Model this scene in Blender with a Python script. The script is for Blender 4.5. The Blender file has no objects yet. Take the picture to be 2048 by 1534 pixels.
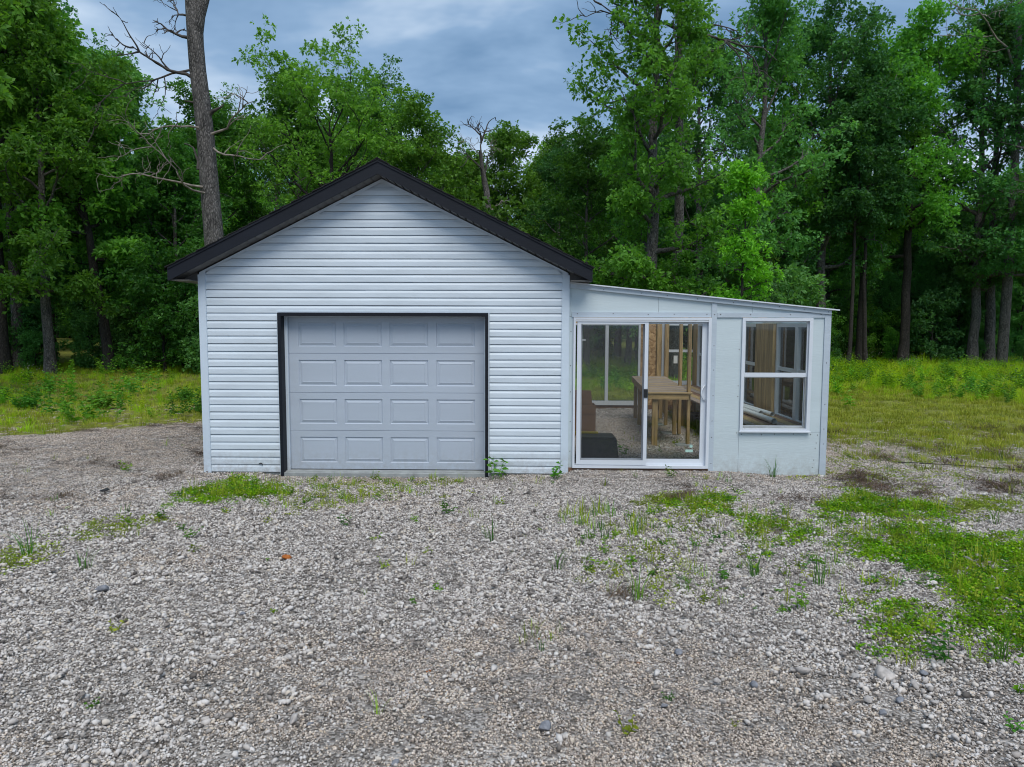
import bpy, math, random
import numpy as np
from mathutils import Matrix, Vector

# ------------------------------------------------------------------ camera, sky, sun, exposure
sc = bpy.context.scene
COL = sc.collection
rad = math.radians

cam_d = bpy.data.cameras.new('camera')
cam = bpy.data.objects.new('camera', cam_d); COL.objects.link(cam)
cam_d.sensor_width = 36.0
cam_d.lens = 25.262
cam_d.clip_end = 2000
_yaw, _pit, _rol = 0.0170, 0.0825, 0.0029
_f = Vector((-math.sin(_yaw) * math.cos(_pit), math.cos(_yaw) * math.cos(_pit), -math.sin(_pit)))
_r = Vector((math.cos(_yaw), math.sin(_yaw), 0)); _u = _r.cross(_f)
_r2 = math.cos(_rol) * _r + math.sin(_rol) * _u; _u2 = -math.sin(_rol) * _r + math.cos(_rol) * _u
M = Matrix.Identity(4)
for i in range(3):
    M[i][0], M[i][1], M[i][2] = _r2[i], _u2[i], -_f[i]
M[0][3], M[1][3], M[2][3] = 1.861, -9.511, 1.998
cam.matrix_world = M
sc.camera = cam

SUN_EL, SUN_AZ = rad(57), rad(168)      # behind the camera, a little to its right; azimuth clockwise from +Y
world = bpy.data.worlds.new('World'); sc.world = world; world.use_nodes = True
wn, wl = world.node_tree.nodes, world.node_tree.links
wn.clear()
wo = wn.new('ShaderNodeOutputWorld'); bg = wn.new('ShaderNodeBackground')
sky = wn.new('ShaderNodeTexSky'); sky.sky_type = 'NISHITA'; sky.sun_disc = False
sky.sun_elevation = SUN_EL; sky.sun_rotation = SUN_AZ
bg.inputs['Strength'].default_value = 0.073
tc = wn.new('ShaderNodeTexCoord'); sep = wn.new('ShaderNodeSeparateXYZ')
wl.new(tc.outputs['Generated'], sep.inputs[0])
zz = wn.new('ShaderNodeMath'); zz.operation = 'ABSOLUTE'; wl.new(sep.outputs['Z'], zz.inputs[0])
za = wn.new('ShaderNodeMath'); za.operation = 'ADD'; za.inputs[1].default_value = 0.22; wl.new(zz.outputs[0], za.inputs[0])
dx = wn.new('ShaderNodeMath'); dx.operation = 'DIVIDE'; wl.new(sep.outputs['X'], dx.inputs[0]); wl.new(za.outputs[0], dx.inputs[1])
dy = wn.new('ShaderNodeMath'); dy.operation = 'DIVIDE'; wl.new(sep.outputs['Y'], dy.inputs[0]); wl.new(za.outputs[0], dy.inputs[1])
cmb = wn.new('ShaderNodeCombineXYZ'); wl.new(dx.outputs[0], cmb.inputs[0]); wl.new(dy.outputs[0], cmb.inputs[1])
mp = wn.new('ShaderNodeMapping'); mp.inputs['Location'].default_value = (3.1, 7.7, 0); mp.inputs['Scale'].default_value = (1.25, 1.45, 1)
wl.new(cmb.outputs[0], mp.inputs[0])
n1 = wn.new('ShaderNodeTexNoise'); n1.inputs['Scale'].default_value = 1.15; n1.inputs['Detail'].default_value = 5
n1.inputs['Roughness'].default_value = 0.56; n1.inputs['Distortion'].default_value = 0.2
wl.new(mp.outputs[0], n1.inputs['Vector'])
cr = wn.new('ShaderNodeValToRGB')
cr.color_ramp.elements[0].position = 0.30; cr.color_ramp.elements[0].color = (1.0, 2.05, 3.6, 1)
cr.color_ramp.elements[1].position = 0.68; cr.color_ramp.elements[1].color = (6.0, 7.1, 8.4, 1)
e = cr.color_ramp.elements.new(0.48); e.color = (2.3, 3.6, 5.4, 1)
wl.new(n1.outputs['Fac'], cr.inputs[0])
mx = wn.new('ShaderNodeMix'); mx.data_type = 'RGBA'; mx.inputs[0].default_value = 0.88
wl.new(sky.outputs[0], mx.inputs['A']); wl.new(cr.outputs[0], mx.inputs['B'])
wl.new(mx.outputs['Result'], bg.inputs['Color']); wl.new(bg.outputs[0], wo.inputs['Surface'])

sun_d = bpy.data.lights.new('sun', 'SUN'); sun_d.energy = 1.5; sun_d.angle = rad(36); sun_d.color = (1.0, 0.95, 0.87)
sun = bpy.data.objects.new('sun', sun_d); COL.objects.link(sun)
_sd = Vector((math.sin(SUN_AZ) * math.cos(SUN_EL), math.cos(SUN_AZ) * math.cos(SUN_EL), math.sin(SUN_EL)))
sun.rotation_euler = _sd.to_track_quat('Z', 'Y').to_euler()
sun.location = (0, -20, 30)
sc.view_settings.view_transform = 'Standard'; sc.view_settings.look = 'None'
sc.view_settings.exposure = 0.78; sc.view_settings.gamma = 1.0; sc.view_settings.use_curve_mapping = False
sc.cycles.use_denoising = True; sc.cycles.adaptive_threshold = 0.015; sc.cycles.filter_width = 1.05; sc.cycles.max_bounces = 6; sc.cycles.diffuse_bounces = 4; sc.cycles.transparent_max_bounces = 12
sc.cycles.glossy_bounces = 3; sc.cycles.transmission_bounces = 4
sc.cycles.caustics_reflective = False; sc.cycles.caustics_refractive = False

rng = np.random.default_rng(7)
random.seed(7)

# ------------------------------------------------------------------ helpers: tags and meshes
def tag(o, label=None, cat=None, group=None, kind=None):
    if label: o['label'] = label
    if cat: o['category'] = cat
    if group: o['group'] = group
    if kind: o['kind'] = kind
    return o

def empty(name, loc=(0, 0, 0), parent=None):
    o = bpy.data.objects.new(name, None); COL.objects.link(o); o.location = loc
    o.empty_display_size = 0.2
    if parent: o.parent = parent
    return o

def link(name, me, parent=None, loc=None):
    o = bpy.data.objects.new(name, me); COL.objects.link(o)
    if parent: o.parent = parent
    if loc is not None: o.location = loc
    return o

def mk(name, V, F, mat=None, smooth=False, face_attr=None):
    """numpy arrays to a mesh; F is an (m,k) int array or a list of such arrays"""
    V = np.asarray(V, np.float32)
    if not isinstance(F, list): F = [F]
    F = [np.asarray(f, np.int32) for f in F if len(f)]
    me = bpy.data.meshes.new(name)
    me.vertices.add(len(V)); me.vertices.foreach_set('co', V.ravel())
    idx = np.concatenate([f.ravel() for f in F])
    tot = np.concatenate([np.full(len(f), f.shape[1], np.int32) for f in F])
    st = np.concatenate([[0], np.cumsum(tot)[:-1]]).astype(np.int32)
    me.loops.add(len(idx)); me.loops.foreach_set('vertex_index', idx)
    me.polygons.add(len(tot)); me.polygons.foreach_set('loop_start', st); me.polygons.foreach_set('loop_total', tot)
    if smooth: me.polygons.foreach_set('use_smooth', np.ones(len(tot), bool))
    if face_attr:
        for k, a in face_attr.items():
            at = me.attributes.new(k, 'FLOAT', 'FACE'); at.data.foreach_set('value', np.asarray(a, np.float32))
    me.update(calc_edges=True); me.validate()
    if mat: me.materials.append(mat)
    return me

class MB:
    """collects solids for one part"""
    def __init__(s): s.v = []; s.f = []
    def add(s, vs, fs):
        b = len(s.v); s.v += [tuple(v) for v in vs]; s.f += [tuple(b + i for i in f) for f in fs]; return s
    def box(s, x0, x1, y0, y1, z0, z1, bv=0.0):
        if bv <= 0:
            vs = [(x, y, z) for z in (z0, z1) for y in (y0, y1) for x in (x0, x1)]
            return s.add(vs, [(0, 2, 3, 1), (4, 5, 7, 6), (0, 1, 5, 4), (2, 6, 7, 3), (0, 4, 6, 2), (1, 3, 7, 5)])
        # chamfered in all three axes: 24 vertices
        X, Y, Z = (x0, x1), (y0, y1), (z0, z1); vs = []; ix = {}
        for a in (0, 1):
            for b in (0, 1):
                for c in (0, 1):
                    sx, sy, sz = (1, -1)[a], (1, -1)[b], (1, -1)[c]
                    for k in range(3):
                        p = [X[a] + sx * bv, Y[b] + sy * bv, Z[c] + sz * bv]
                        p[k] = (X[a], Y[b], Z[c])[k]
                        ix[(a, b, c, k)] = len(vs); vs.append(tuple(p))
        fs = []
        for k in range(3):
            for sgn in (0, 1):
                o = [q for q in range(3) if q != k]; f = []
                for (p, q) in ((0, 0), (1, 0), (1, 1), (0, 1)):
                    c = [0, 0, 0]; c[k] = sgn; c[o[0]] = p; c[o[1]] = q
                    f.append(ix[(*c, k)])
                fs.append(tuple(f))
        for k in range(3):
            o = [q for q in range(3) if q != k]
            for p in (0, 1):
                for q in (0, 1):
                    c0 = [0, 0, 0]; c0[o[0]] = p; c0[o[1]] = q; c1 = list(c0); c1[k] = 1
                    fs.append((ix[(*c0, o[0])], ix[(*c1, o[0])], ix[(*c1, o[1])], ix[(*c0, o[1])]))
        for a in (0, 1):
            for b in (0, 1):
                for c in (0, 1): fs.append((ix[(a, b, c, 0)], ix[(a, b, c, 1)], ix[(a, b, c, 2)]))
        return s.add(vs, fs)
    def prism(s, poly, a0, a1, axis='y'):
        """poly in the two other axes, extruded a0..a1 along axis"""
        n = len(poly)
        def P(p, a): return {'y': (p[0], a, p[1]), 'x': (a, p[0], p[1]), 'z': (p[0], p[1], a)}[axis]
        vs = [P(p, a0) for p in poly] + [P(p, a1) for p in poly]
        fs = [tuple(range(n)), tuple(range(2 * n - 1, n - 1, -1))] + [(i, i + n, (i + 1) % n + n, (i + 1) % n) for i in range(n)]
        return s.add(vs, fs)
    def bar(s, p, q, w, h=None, up=(0, 0, 1)):
        h = h or w; p, q = Vector(p), Vector(q); d = (q - p).normalized()
        a = d.cross(Vector(up)); a = a.normalized() if a.length > 1e-4 else Vector((1, 0, 0)); b = a.cross(d)
        vs = [c + a * sx * w / 2 + b * sz * h / 2 for c in (p, q) for sz in (-1, 1) for sx in (-1, 1)]
        return s.add(vs, [(0, 2, 3, 1), (4, 5, 7, 6), (0, 1, 5, 4), (2, 6, 7, 3), (0, 4, 6, 2), (1, 3, 7, 5)])
    def tube(s, pts, rs, n=8, hollow=False):
        V, F = tube(np.array(pts, float), np.array(rs, float), n)
        caps = [] if hollow else [tuple(range(n)), tuple(range(len(V) - 1, len(V) - n - 1, -1))]
        return s.add(V, [tuple(f) for f in F] + caps)
    def build(s, name, mat, parent=None, loc=None, smooth=False, fix=True):
        me = bpy.data.meshes.new(name); me.from_pydata(s.v, [], s.f)
        if fix:
            import bmesh
            bm = bmesh.new(); bm.from_mesh(me); bmesh.ops.recalc_face_normals(bm, faces=bm.faces); bm.to_mesh(me); bm.free()
        if smooth:
            me.polygons.foreach_set('use_smooth', [True] * len(me.polygons))
        me.update()
        if mat: me.materials.append(mat)
        return link(name, me, parent, loc)

def tube(P, R, n=6):
    """polyline to a tube, parallel-ish frames"""
    m = len(P); T = np.gradient(P, axis=0); T /= np.linalg.norm(T, axis=1, keepdims=True) + 1e-9
    ref = np.array([1.0, 0.2, 0.1]) if abs(T[0][2]) > 0.7 else np.array([0.1, 0.2, 1.0])
    A = np.cross(T, ref); A /= np.linalg.norm(A, axis=1, keepdims=True) + 1e-9; B = np.cross(T, A)
    an = np.arange(n) * 2 * math.pi / n
    V = P[:, None, :] + R[:, None, None] * (np.cos(an)[None, :, None] * A[:, None, :] + np.sin(an)[None, :, None] * B[:, None, :])
    i = np.arange(m - 1)[:, None] * n; j = np.arange(n)[None, :]; k = (j + 1) % n
    F = np.stack([i + j, i + k, i + n + k, i + n + j], -1).reshape(-1, 4)
    return V.reshape(-1, 3), F

def vnoise(x, y, s=1.0, seed=0):
    """smooth value noise in 0..1"""
    x = np.asarray(x, float) * s + seed * 17.3; y = np.asarray(y, float) * s - seed * 9.1
    xi, yi = np.floor(x).astype(np.int64), np.floor(y).astype(np.int64); fx, fy = x - xi, y - yi
    fx, fy = fx * fx * (3 - 2 * fx), fy * fy * (3 - 2 * fy)
    def h(a, b):
        n = (a * 374761393 + b * 668265263 + seed * 1442695) & 0x7fffffff
        n = ((n ^ (n >> 13)) * 1274126177) & 0x7fffffff
        return ((n ^ (n >> 16)) & 0xffff) / 65535.0
    return (h(xi, yi) * (1 - fx) + h(xi + 1, yi) * fx) * (1 - fy) + (h(xi, yi + 1) * (1 - fx) + h(xi + 1, yi + 1) * fx) * fy

def fbm(x, y, s=1.0, seed=0):
    return (vnoise(x, y, s, seed) * .5 + vnoise(x, y, s * 2.1, seed + 1) * .3 + vnoise(x, y, s * 4.3, seed + 2) * .2)

def S(t):
    t = np.clip(t, 0, 1); return t * t * (3 - 2 * t)

# ------------------------------------------------------------------ helpers: materials
def nodes(name):
    m = bpy.data.materials.new(name); m.use_nodes = True
    return m, m.node_tree.nodes, m.node_tree.links, m.node_tree.nodes['Principled BSDF']

def mat(name, col, rough=0.6, var=0.06, vscale=3.0, bump=0.0, bscale=60.0, stretch=(1, 1, 1), metal=0.0, spec=0.5, col2=None, splash=0.0):
    m, n, l, p = nodes(name)
    p.inputs['Roughness'].default_value = rough; p.inputs['Metallic'].default_value = metal
    p.inputs['Specular IOR Level'].default_value = spec
    tcn = n.new('ShaderNodeTexCoord'); mpn = n.new('ShaderNodeMapping'); mpn.inputs['Scale'].default_value = stretch
    l.new(tcn.outputs['Object'], mpn.inputs[0])
    nz = n.new('ShaderNodeTexNoise'); nz.inputs['Scale'].default_value = vscale; nz.inputs['Detail'].default_value = 6
    nz.inputs['Roughness'].default_value = 0.62
    l.new(mpn.outputs[0], nz.inputs['Vector'])
    c2 = col2 or tuple(max(0, c * (1 - 2.2 * var)) for c in col)
    r = n.new('ShaderNodeValToRGB'); r.color_ramp.elements[0].position = 0.32; r.color_ramp.elements[1].position = 0.68
    r.color_ramp.elements[0].color = (*c2, 1); r.color_ramp.elements[1].color = (*[min(1, c * (1 + var)) for c in col], 1)
    l.new(nz.outputs['Fac'], r.inputs[0]); l.new(r.outputs[0], p.inputs['Base Color'])
    if splash > 0:
        sz = n.new('ShaderNodeSeparateXYZ'); l.new(tcn.outputs['Object'], sz.inputs[0])
        q = n.new('ShaderNodeMapRange'); q.inputs['From Min'].default_value = -.02; q.inputs['From Max'].default_value = .38; q.inputs['To Min'].default_value = 1; q.inputs['To Max'].default_value = 0
        l.new(sz.outputs['Z'], q.inputs['Value'])
        ns = n.new('ShaderNodeTexNoise'); ns.inputs['Scale'].default_value = 14; ns.inputs['Detail'].default_value = 8; ns.inputs['Roughness'].default_value = .75; l.new(tcn.outputs['Object'], ns.inputs['Vector'])
        q2 = n.new('ShaderNodeMapRange'); q2.inputs['From Min'].default_value = .38; q2.inputs['From Max'].default_value = .72; l.new(ns.outputs['Fac'], q2.inputs['Value'])
        mu = n.new('ShaderNodeMath'); mu.operation = 'MULTIPLY'; l.new(q.outputs[0], mu.inputs[0]); l.new(q2.outputs[0], mu.inputs[1])
        m2 = n.new('ShaderNodeMath'); m2.operation = 'MULTIPLY'; m2.inputs[1].default_value = splash; l.new(mu.outputs[0], m2.inputs[0])
        mc = n.new('ShaderNodeMix'); mc.data_type = 'RGBA'; l.new(m2.outputs[0], mc.inputs[0]); l.new(r.outputs[0], mc.inputs['A']); mc.inputs['B'].default_value = (0.26, 0.23, 0.20, 1)
        l.new(mc.outputs['Result'], p.inputs['Base Color'])
    if bump > 0:
        nb = n.new('ShaderNodeTexNoise'); nb.inputs['Scale'].default_value = bscale; nb.inputs['Detail'].default_value = 4
        l.new(mpn.outputs[0], nb.inputs['Vector'])
        b = n.new('ShaderNodeBump'); b.inputs['Strength'].default_value = bump; b.inputs['Distance'].default_value = 0.01
        l.new(nb.outputs['Fac'], b.inputs['Height']); l.new(b.outputs[0], p.inputs['Normal'])
    return m

def leaf_mat(name, dark, light, trans=0.35, rough=0.55, spec=0.35):
    """dull leaf with light passing through it; a per-leaf value and a per-plant value vary the hue"""
    m, n, l, p = nodes(name)
    at = n.new('ShaderNodeAttribute'); at.attribute_name = 'var'
    oi = n.new('ShaderNodeObjectInfo')
    ad = n.new('ShaderNodeMath'); ad.operation = 'MULTIPLY_ADD'; ad.inputs[1].default_value = 0.35
    l.new(oi.outputs['Random'], ad.inputs[0])
    sc_ = n.new('ShaderNodeMath'); sc_.operation = 'MULTIPLY'; sc_.inputs[1].default_value = 0.68
    l.new(at.outputs['Fac'], sc_.inputs[0]); l.new(sc_.outputs[0], ad.inputs[2])
    r = n.new('ShaderNodeValToRGB'); r.color_ramp.elements[0].color = (*dark, 1); r.color_ramp.elements[1].color = (*light, 1)
    r.color_ramp.elements[0].position = 0.1; r.color_ramp.elements[1].position = 0.95
    l.new(ad.outputs[0], r.inputs[0])
    wn_ = n.new('ShaderNodeTexWhiteNoise'); wn_.noise_dimensions = '1D'; l.new(oi.outputs['Random'], wn_.inputs['W'])
    hs = n.new('ShaderNodeHueSaturation'); l.new(r.outputs[0], hs.inputs['Color'])
    for sock, lo_, hi_, src_ in (('Hue', .490, .522, wn_.outputs['Value']), ('Value', .82, 1.32, oi.outputs['Random'])):
        q_ = n.new('ShaderNodeMapRange'); q_.inputs['To Min'].default_value = lo_; q_.inputs['To Max'].default_value = hi_; l.new(src_, q_.inputs['Value']); l.new(q_.outputs[0], hs.inputs[sock])
    r = hs
    l.new(r.outputs[0], p.inputs['Base Color'])
    p.inputs['Roughness'].default_value = rough; p.inputs['Specular IOR Level'].default_value = spec
    t = n.new('ShaderNodeBsdfTranslucent')
    g = n.new('ShaderNodeMix'); g.data_type = 'RGBA'; g.blend_type = 'MULTIPLY'; g.inputs[0].default_value = 1
    l.new(r.outputs[0], g.inputs['A']); g.inputs['B'].default_value = (1.25, 1.2, 0.55, 1)
    l.new(g.outputs['Result'], t.inputs['Color'])
    ms = n.new('ShaderNodeMixShader'); ms.inputs[0].default_value = trans
    l.new(p.outputs[0], ms.inputs[1]); l.new(t.outputs[0], ms.inputs[2]); l.new(ms.outputs[0], n['Material Output'].inputs['Surface'])
    return m

def bark_mat(name, c0, c1):
    m, n, l, p = nodes(name)
    tcn = n.new('ShaderNodeTexCoord'); mpn = n.new('ShaderNodeMapping'); mpn.inputs['Scale'].default_value = (1, 1, 0.28)
    l.new(tcn.outputs['Object'], mpn.inputs[0])
    v = n.new('ShaderNodeTexVoronoi'); v.feature = 'DISTANCE_TO_EDGE'; v.inputs['Scale'].default_value = 30
    nz = n.new('ShaderNodeTexNoise'); nz.inputs['Scale'].default_value = 9; nz.inputs['Detail'].default_value = 7
    l.new(mpn.outputs[0], nz.inputs['Vector'])
    mv = n.new('ShaderNodeMix'); mv.data_type = 'VECTOR'; mv.inputs[0].default_value = 0.12
    l.new(mpn.outputs[0], mv.inputs['A']); l.new(nz.outputs['Color'], mv.inputs['B']); l.new(mv.outputs['Result'], v.inputs['Vector'])
    mul = n.new('ShaderNodeMath'); mul.operation = 'MULTIPLY_ADD'; mul.inputs[1].default_value = 1.6; l.new(v.outputs['Distance'], mul.inputs[0])
    ml2 = n.new('ShaderNodeMath'); ml2.operation = 'MULTIPLY'; ml2.inputs[1].default_value = 0.75; l.new(nz.outputs['Fac'], ml2.inputs[0]); l.new(ml2.outputs[0], mul.inputs[2])
    r = n.new('ShaderNodeValToRGB'); r.color_ramp.elements[0].position = 0.3; r.color_ramp.elements[1].position = 0.85
    r.color_ramp.elements[0].color = (*c0, 1); r.color_ramp.elements[1].color = (*c1, 1)
    l.new(mul.outputs[0], r.inputs[0]); l.new(r.outputs[0], p.inputs['Base Color'])
    b = n.new('ShaderNodeBump'); b.inputs['Strength'].default_value = 0.9; b.inputs['Distance'].default_value = 0.03
    l.new(mul.outputs[0], b.inputs['Height']); l.new(b.outputs[0], p.inputs['Normal'])
    p.inputs['Roughness'].default_value = 0.9
    return m

def stone_mat(name, tint=(1, 1, 1)):
    m, n, l, p = nodes(name)
    at = n.new('ShaderNodeAttribute'); at.attribute_name = 'var'
    oi = n.new('ShaderNodeObjectInfo')
    a = n.new('ShaderNodeMath'); a.operation = 'MULTIPLY_ADD'; a.inputs[1].default_value = 0.2
    l.new(oi.outputs['Random'], a.inputs[0]); ml = n.new('ShaderNodeMath'); ml.operation = 'MULTIPLY'; ml.inputs[1].default_value = 0.8
    l.new(at.outputs['Fac'], ml.inputs[0]); l.new(ml.outputs[0], a.inputs[2])
    r = n.new('ShaderNodeValToRGB'); cs = r.color_ramp
    cs.elements[0].position = 0.0; cs.elements[0].color = (0.085, 0.075, 0.068, 1)
    cs.elements[1].position = 1.0; cs.elements[1].color = (0.86, 0.80, 0.75, 1)
    for pos, c in ((0.22, (0.25, 0.222, 0.20)), (0.5, (0.50, 0.46, 0.43)), (0.74, (0.70, 0.66, 0.63)), (0.84, (0.60, 0.51, 0.41)), (0.88, (0.70, 0.65, 0.61))):
        q = cs.elements.new(pos); q.color = (*c, 1)
    l.new(a.outputs[0], r.inputs[0])
    tcn = n.new('ShaderNodeTexCoord'); nz = n.new('ShaderNodeTexNoise'); nz.inputs['Scale'].default_value = 55; nz.inputs['Detail'].default_value = 4
    l.new(tcn.outputs['Object'], nz.inputs['Vector'])
    mr = n.new('ShaderNodeMapRange'); mr.inputs['To Min'].default_value = 0.62; mr.inputs['To Max'].default_value = 1.3
    l.new(nz.outputs['Fac'], mr.inputs['Value'])
    mm = n.new('ShaderNodeMix'); mm.data_type = 'RGBA'; mm.blend_type = 'MULTIPLY'; mm.inputs[0].default_value = 1
    tn = n.new('ShaderNodeMix'); tn.data_type = 'RGBA'; tn.blend_type = 'MULTIPLY'; tn.inputs[0].default_value = 1; tn.inputs['B'].default_value = (*tint, 1)
    l.new(r.outputs[0], tn.inputs['A']); l.new(tn.outputs['Result'], mm.inputs['A']); l.new(mr.outputs[0], mm.inputs['B']); l.new(mm.outputs['Result'], p.inputs['Base Color'])
    p.inputs['Roughness'].default_value = 0.85; p.inputs['Specular IOR Level'].default_value = 0.3
    return m

def glass_mat(name, tint=(0.93, 0.97, 0.95)):
    m, n, l, p = nodes(name); n.remove(p)
    t = n.new('ShaderNodeBsdfTransparent'); t.inputs['Color'].default_value = (*tint, 1)
    g = n.new('ShaderNodeBsdfGlossy'); g.inputs['Roughness'].default_value = 0.02
    fr = n.new('ShaderNodeFresnel'); fr.inputs['IOR'].default_value = 1.5
    ad = n.new('ShaderNodeMath'); ad.operation = 'ADD'; ad.inputs[1].default_value = 0.0; l.new(fr.outputs[0], ad.inputs[0])
    ms = n.new('ShaderNodeMixShader'); l.new(ad.outputs[0], ms.inputs[0]); l.new(t.outputs[0], ms.inputs[1]); l.new(g.outputs[0], ms.inputs[2])
    l.new(ms.outputs[0], n['Material Output'].inputs['Surface'])
    return m

def sheer_mat(name, col, clear):
    """mesh screen or clear roofing: part of the light passes straight through"""
    m, n, l, p = nodes(name)
    p.inputs['Base Color'].default_value = (*col, 1); p.inputs['Roughness'].default_value = 0.5
    t = n.new('ShaderNodeBsdfTransparent'); ms = n.new('ShaderNodeMixShader'); ms.inputs[0].default_value = clear
    l.new(p.outputs[0], ms.inputs[1]); l.new(t.outputs[0], ms.inputs[2]); l.new(ms.outputs[0], n['Material Output'].inputs['Surface'])
    return m

def osb_mat(name):
    m, n, l, p = nodes(name)
    tcn = n.new('ShaderNodeTexCoord'); v = n.new('ShaderNodeTexVoronoi'); v.inputs['Scale'].default_value = 22
    l.new(tcn.outputs['Object'], v.inputs['Vector'])
    r = n.new('ShaderNodeValToRGB'); r.color_ramp.elements[0].color = (0.24, 0.13, 0.05, 1); r.color_ramp.elements[1].color = (0.55, 0.36, 0.18, 1)
    sp = n.new('ShaderNodeSeparateColor'); l.new(v.outputs['Color'], sp.inputs[0]); l.new(sp.outputs[0], r.inputs[0]); l.new(r.outputs[0], p.inputs['Base Color'])
    p.inputs['Roughness'].default_value = 0.8
    return m

MT = dict(
    siding=mat('vinyl_siding', (0.625, 0.70, 0.77), 0.42, 0.045, 1.6, 0.08, 7, (1, 1, 6), splash=.75),
    vtrim=mat('white_vinyl_trim', (0.61, 0.70, 0.79), 0.45, 0.025, 2.0, splash=.6),
    door=mat('door_paint', (0.45, 0.508, 0.59), 0.45, 0.03, 1.0, 0.08, 45, (0.35, 1, 3), splash=.5),
    black=mat('black_metal_trim', (0.0072, 0.0095, 0.016), 0.6, 0.12, 3.0, 0.15, 70, (0.3, 1, 1), spec=0.3),
    soffit=mat('dark_soffit', (0.12, 0.112, 0.105), 0.6, 0.15, 4.0),
    shingle=mat('dark_shingle', (0.018, 0.018, 0.02), 0.95, 0.3, 40, 0.5, 300),
    panel=mat('white_panel_siding', (0.565, 0.65, 0.685), 0.6, 0.03, 1.0, 0.22, 26, (0.35, 1, 3.2), splash=.7),
    ptrim=mat('white_trim_board', (0.49, 0.56, 0.63), 0.55, 0.04, 2.0, 0.2, 40, (0.6, 1, 3)),
    upvc=mat('white_window_frame', (0.68, 0.72, 0.78), 0.35, 0.02, 2.0),
    screw=mat('rusty_screw', (0.07, 0.055, 0.05), 0.7),
    conc=mat('concrete', (0.33, 0.35, 0.35), 0.9, 0.14, 6, 0.4, 80),
    wood=mat('pine_lumber', (0.46, 0.315, 0.145), 0.75, 0.25, 3, 0.25, 30, (8, 8, 0.6)),
    woodx=mat('pine_board', (0.46, 0.315, 0.145), 0.75, 0.25, 3, 0.25, 30, (0.6, 8, 8)),
    greywood=mat('weathered_board', (0.36, 0.28, 0.23), 0.8, 0.25, 3, 0.25, 30, (0.6, 8, 8)),
    browny=mat('treated_board', (0.22, 0.12, 0.07), 0.8, 0.2, 3),
    osb=osb_mat('strand_board'),
    card=mat('cardboard', (0.19, 0.105, 0.055), 0.85, 0.08, 3),
    tote=mat('black_plastic', (0.014, 0.015, 0.017), 0.45, 0.1, 5, 0.1, 8),
    yellow=mat('yellow_plastic', (0.75, 0.55, 0.02), 0.5),
    pvc=mat('white_plastic_pipe', (0.85, 0.86, 0.87), 0.35, 0.03),
    pot=mat('dark_pot', (0.03, 0.035, 0.04), 0.5, 0.1),
    glass=glass_mat('window_glass'),
    glassg=glass_mat('tinted_glass', (0.965, 0.985, 0.975)),
    screen=sheer_mat('insect_screen', (0.07, 0.075, 0.08), 0.83),
    poly=sheer_mat('clear_roofing', (0.75, 0.78, 0.8), 0.90),
    label=mat('white_sticker', (0.78, 0.80, 0.80), 0.6),
    mint=mat('mint_sticker', (0.45, 0.68, 0.60), 0.6),
    bark=bark_mat('grey_bark', (0.017, 0.0158, 0.015), (0.185, 0.172, 0.163)),
    barkd=bark_mat('dark_bark', (0.007, 0.006, 0.0055), (0.048, 0.041, 0.036)),
    deadw=mat('bleached_deadwood', (0.27, 0.235, 0.205), 0.9, 0.25, 8, 0.4, 60),
    deadd=mat('dark_deadwood', (0.085, 0.075, 0.07), 0.9, 0.25, 8, 0.4, 60),
    stone=stone_mat('limestone'), tanstone=stone_mat('tan_limestone', (1.0, 0.93, 0.855)),
    orange=mat('rust_orange_stone', (0.50, 0.15, 0.025), 0.85, 0.25, 18, 0.4, 60),
    bluestone=mat('blue_grey_stone', (0.26, 0.27, 0.30), 0.8, 0.25, 16, 0.4, 60),
    palestone=mat('pale_stone', (0.50, 0.46, 0.43), 0.85, 0.2, 16, 0.4, 60),
    drygrass=leaf_mat('dry_brown_grass', (0.035, 0.022, 0.018), (0.17, 0.11, 0.075), 0.2, 0.8),
    leaf=leaf_mat('oak_leaf', (0.044, 0.140, 0.022), (0.175, 0.385, 0.046), 0.46),
    leafd=leaf_mat('blue_green_leaf', (0.040, 0.142, 0.042), (0.145, 0.355, 0.085), 0.46),
    leafy=leaf_mat('young_leaf', (0.09, 0.24, 0.012), (0.26, 0.50, 0.035), 0.42),
    grass=leaf_mat('meadow_grass', (0.19, 0.37, 0.008), (0.48, 0.66, 0.028), 0.45, 0.55, 0.12),
    grassd=leaf_mat('lawn_grass', (0.18, 0.22, 0.020), (0.42, 0.44, 0.07), 0.38, 0.6, 0.15),
    clover=leaf_mat('clover_leaf', (0.075, 0.20, 0.005), (0.26, 0.44, 0.012), 0.38, 0.6, 0.15),
    moss=leaf_mat('moss_leaf', (0.14, 0.20, 0.012), (0.33, 0.40, 0.035), 0.3),
    weed=leaf_mat('weed_leaf', (0.045, 0.14, 0.015), (0.14, 0.32, 0.028), 0.35, 0.55, 0.25),
    shoot=leaf_mat('grass_shoot', (0.15, 0.22, 0.018), (0.38, 0.44, 0.05), 0.38, 0.6, 0.15),
    flower=mat('white_petal', (0.7, 0.66, 0.68), 0.7),
)

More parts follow.
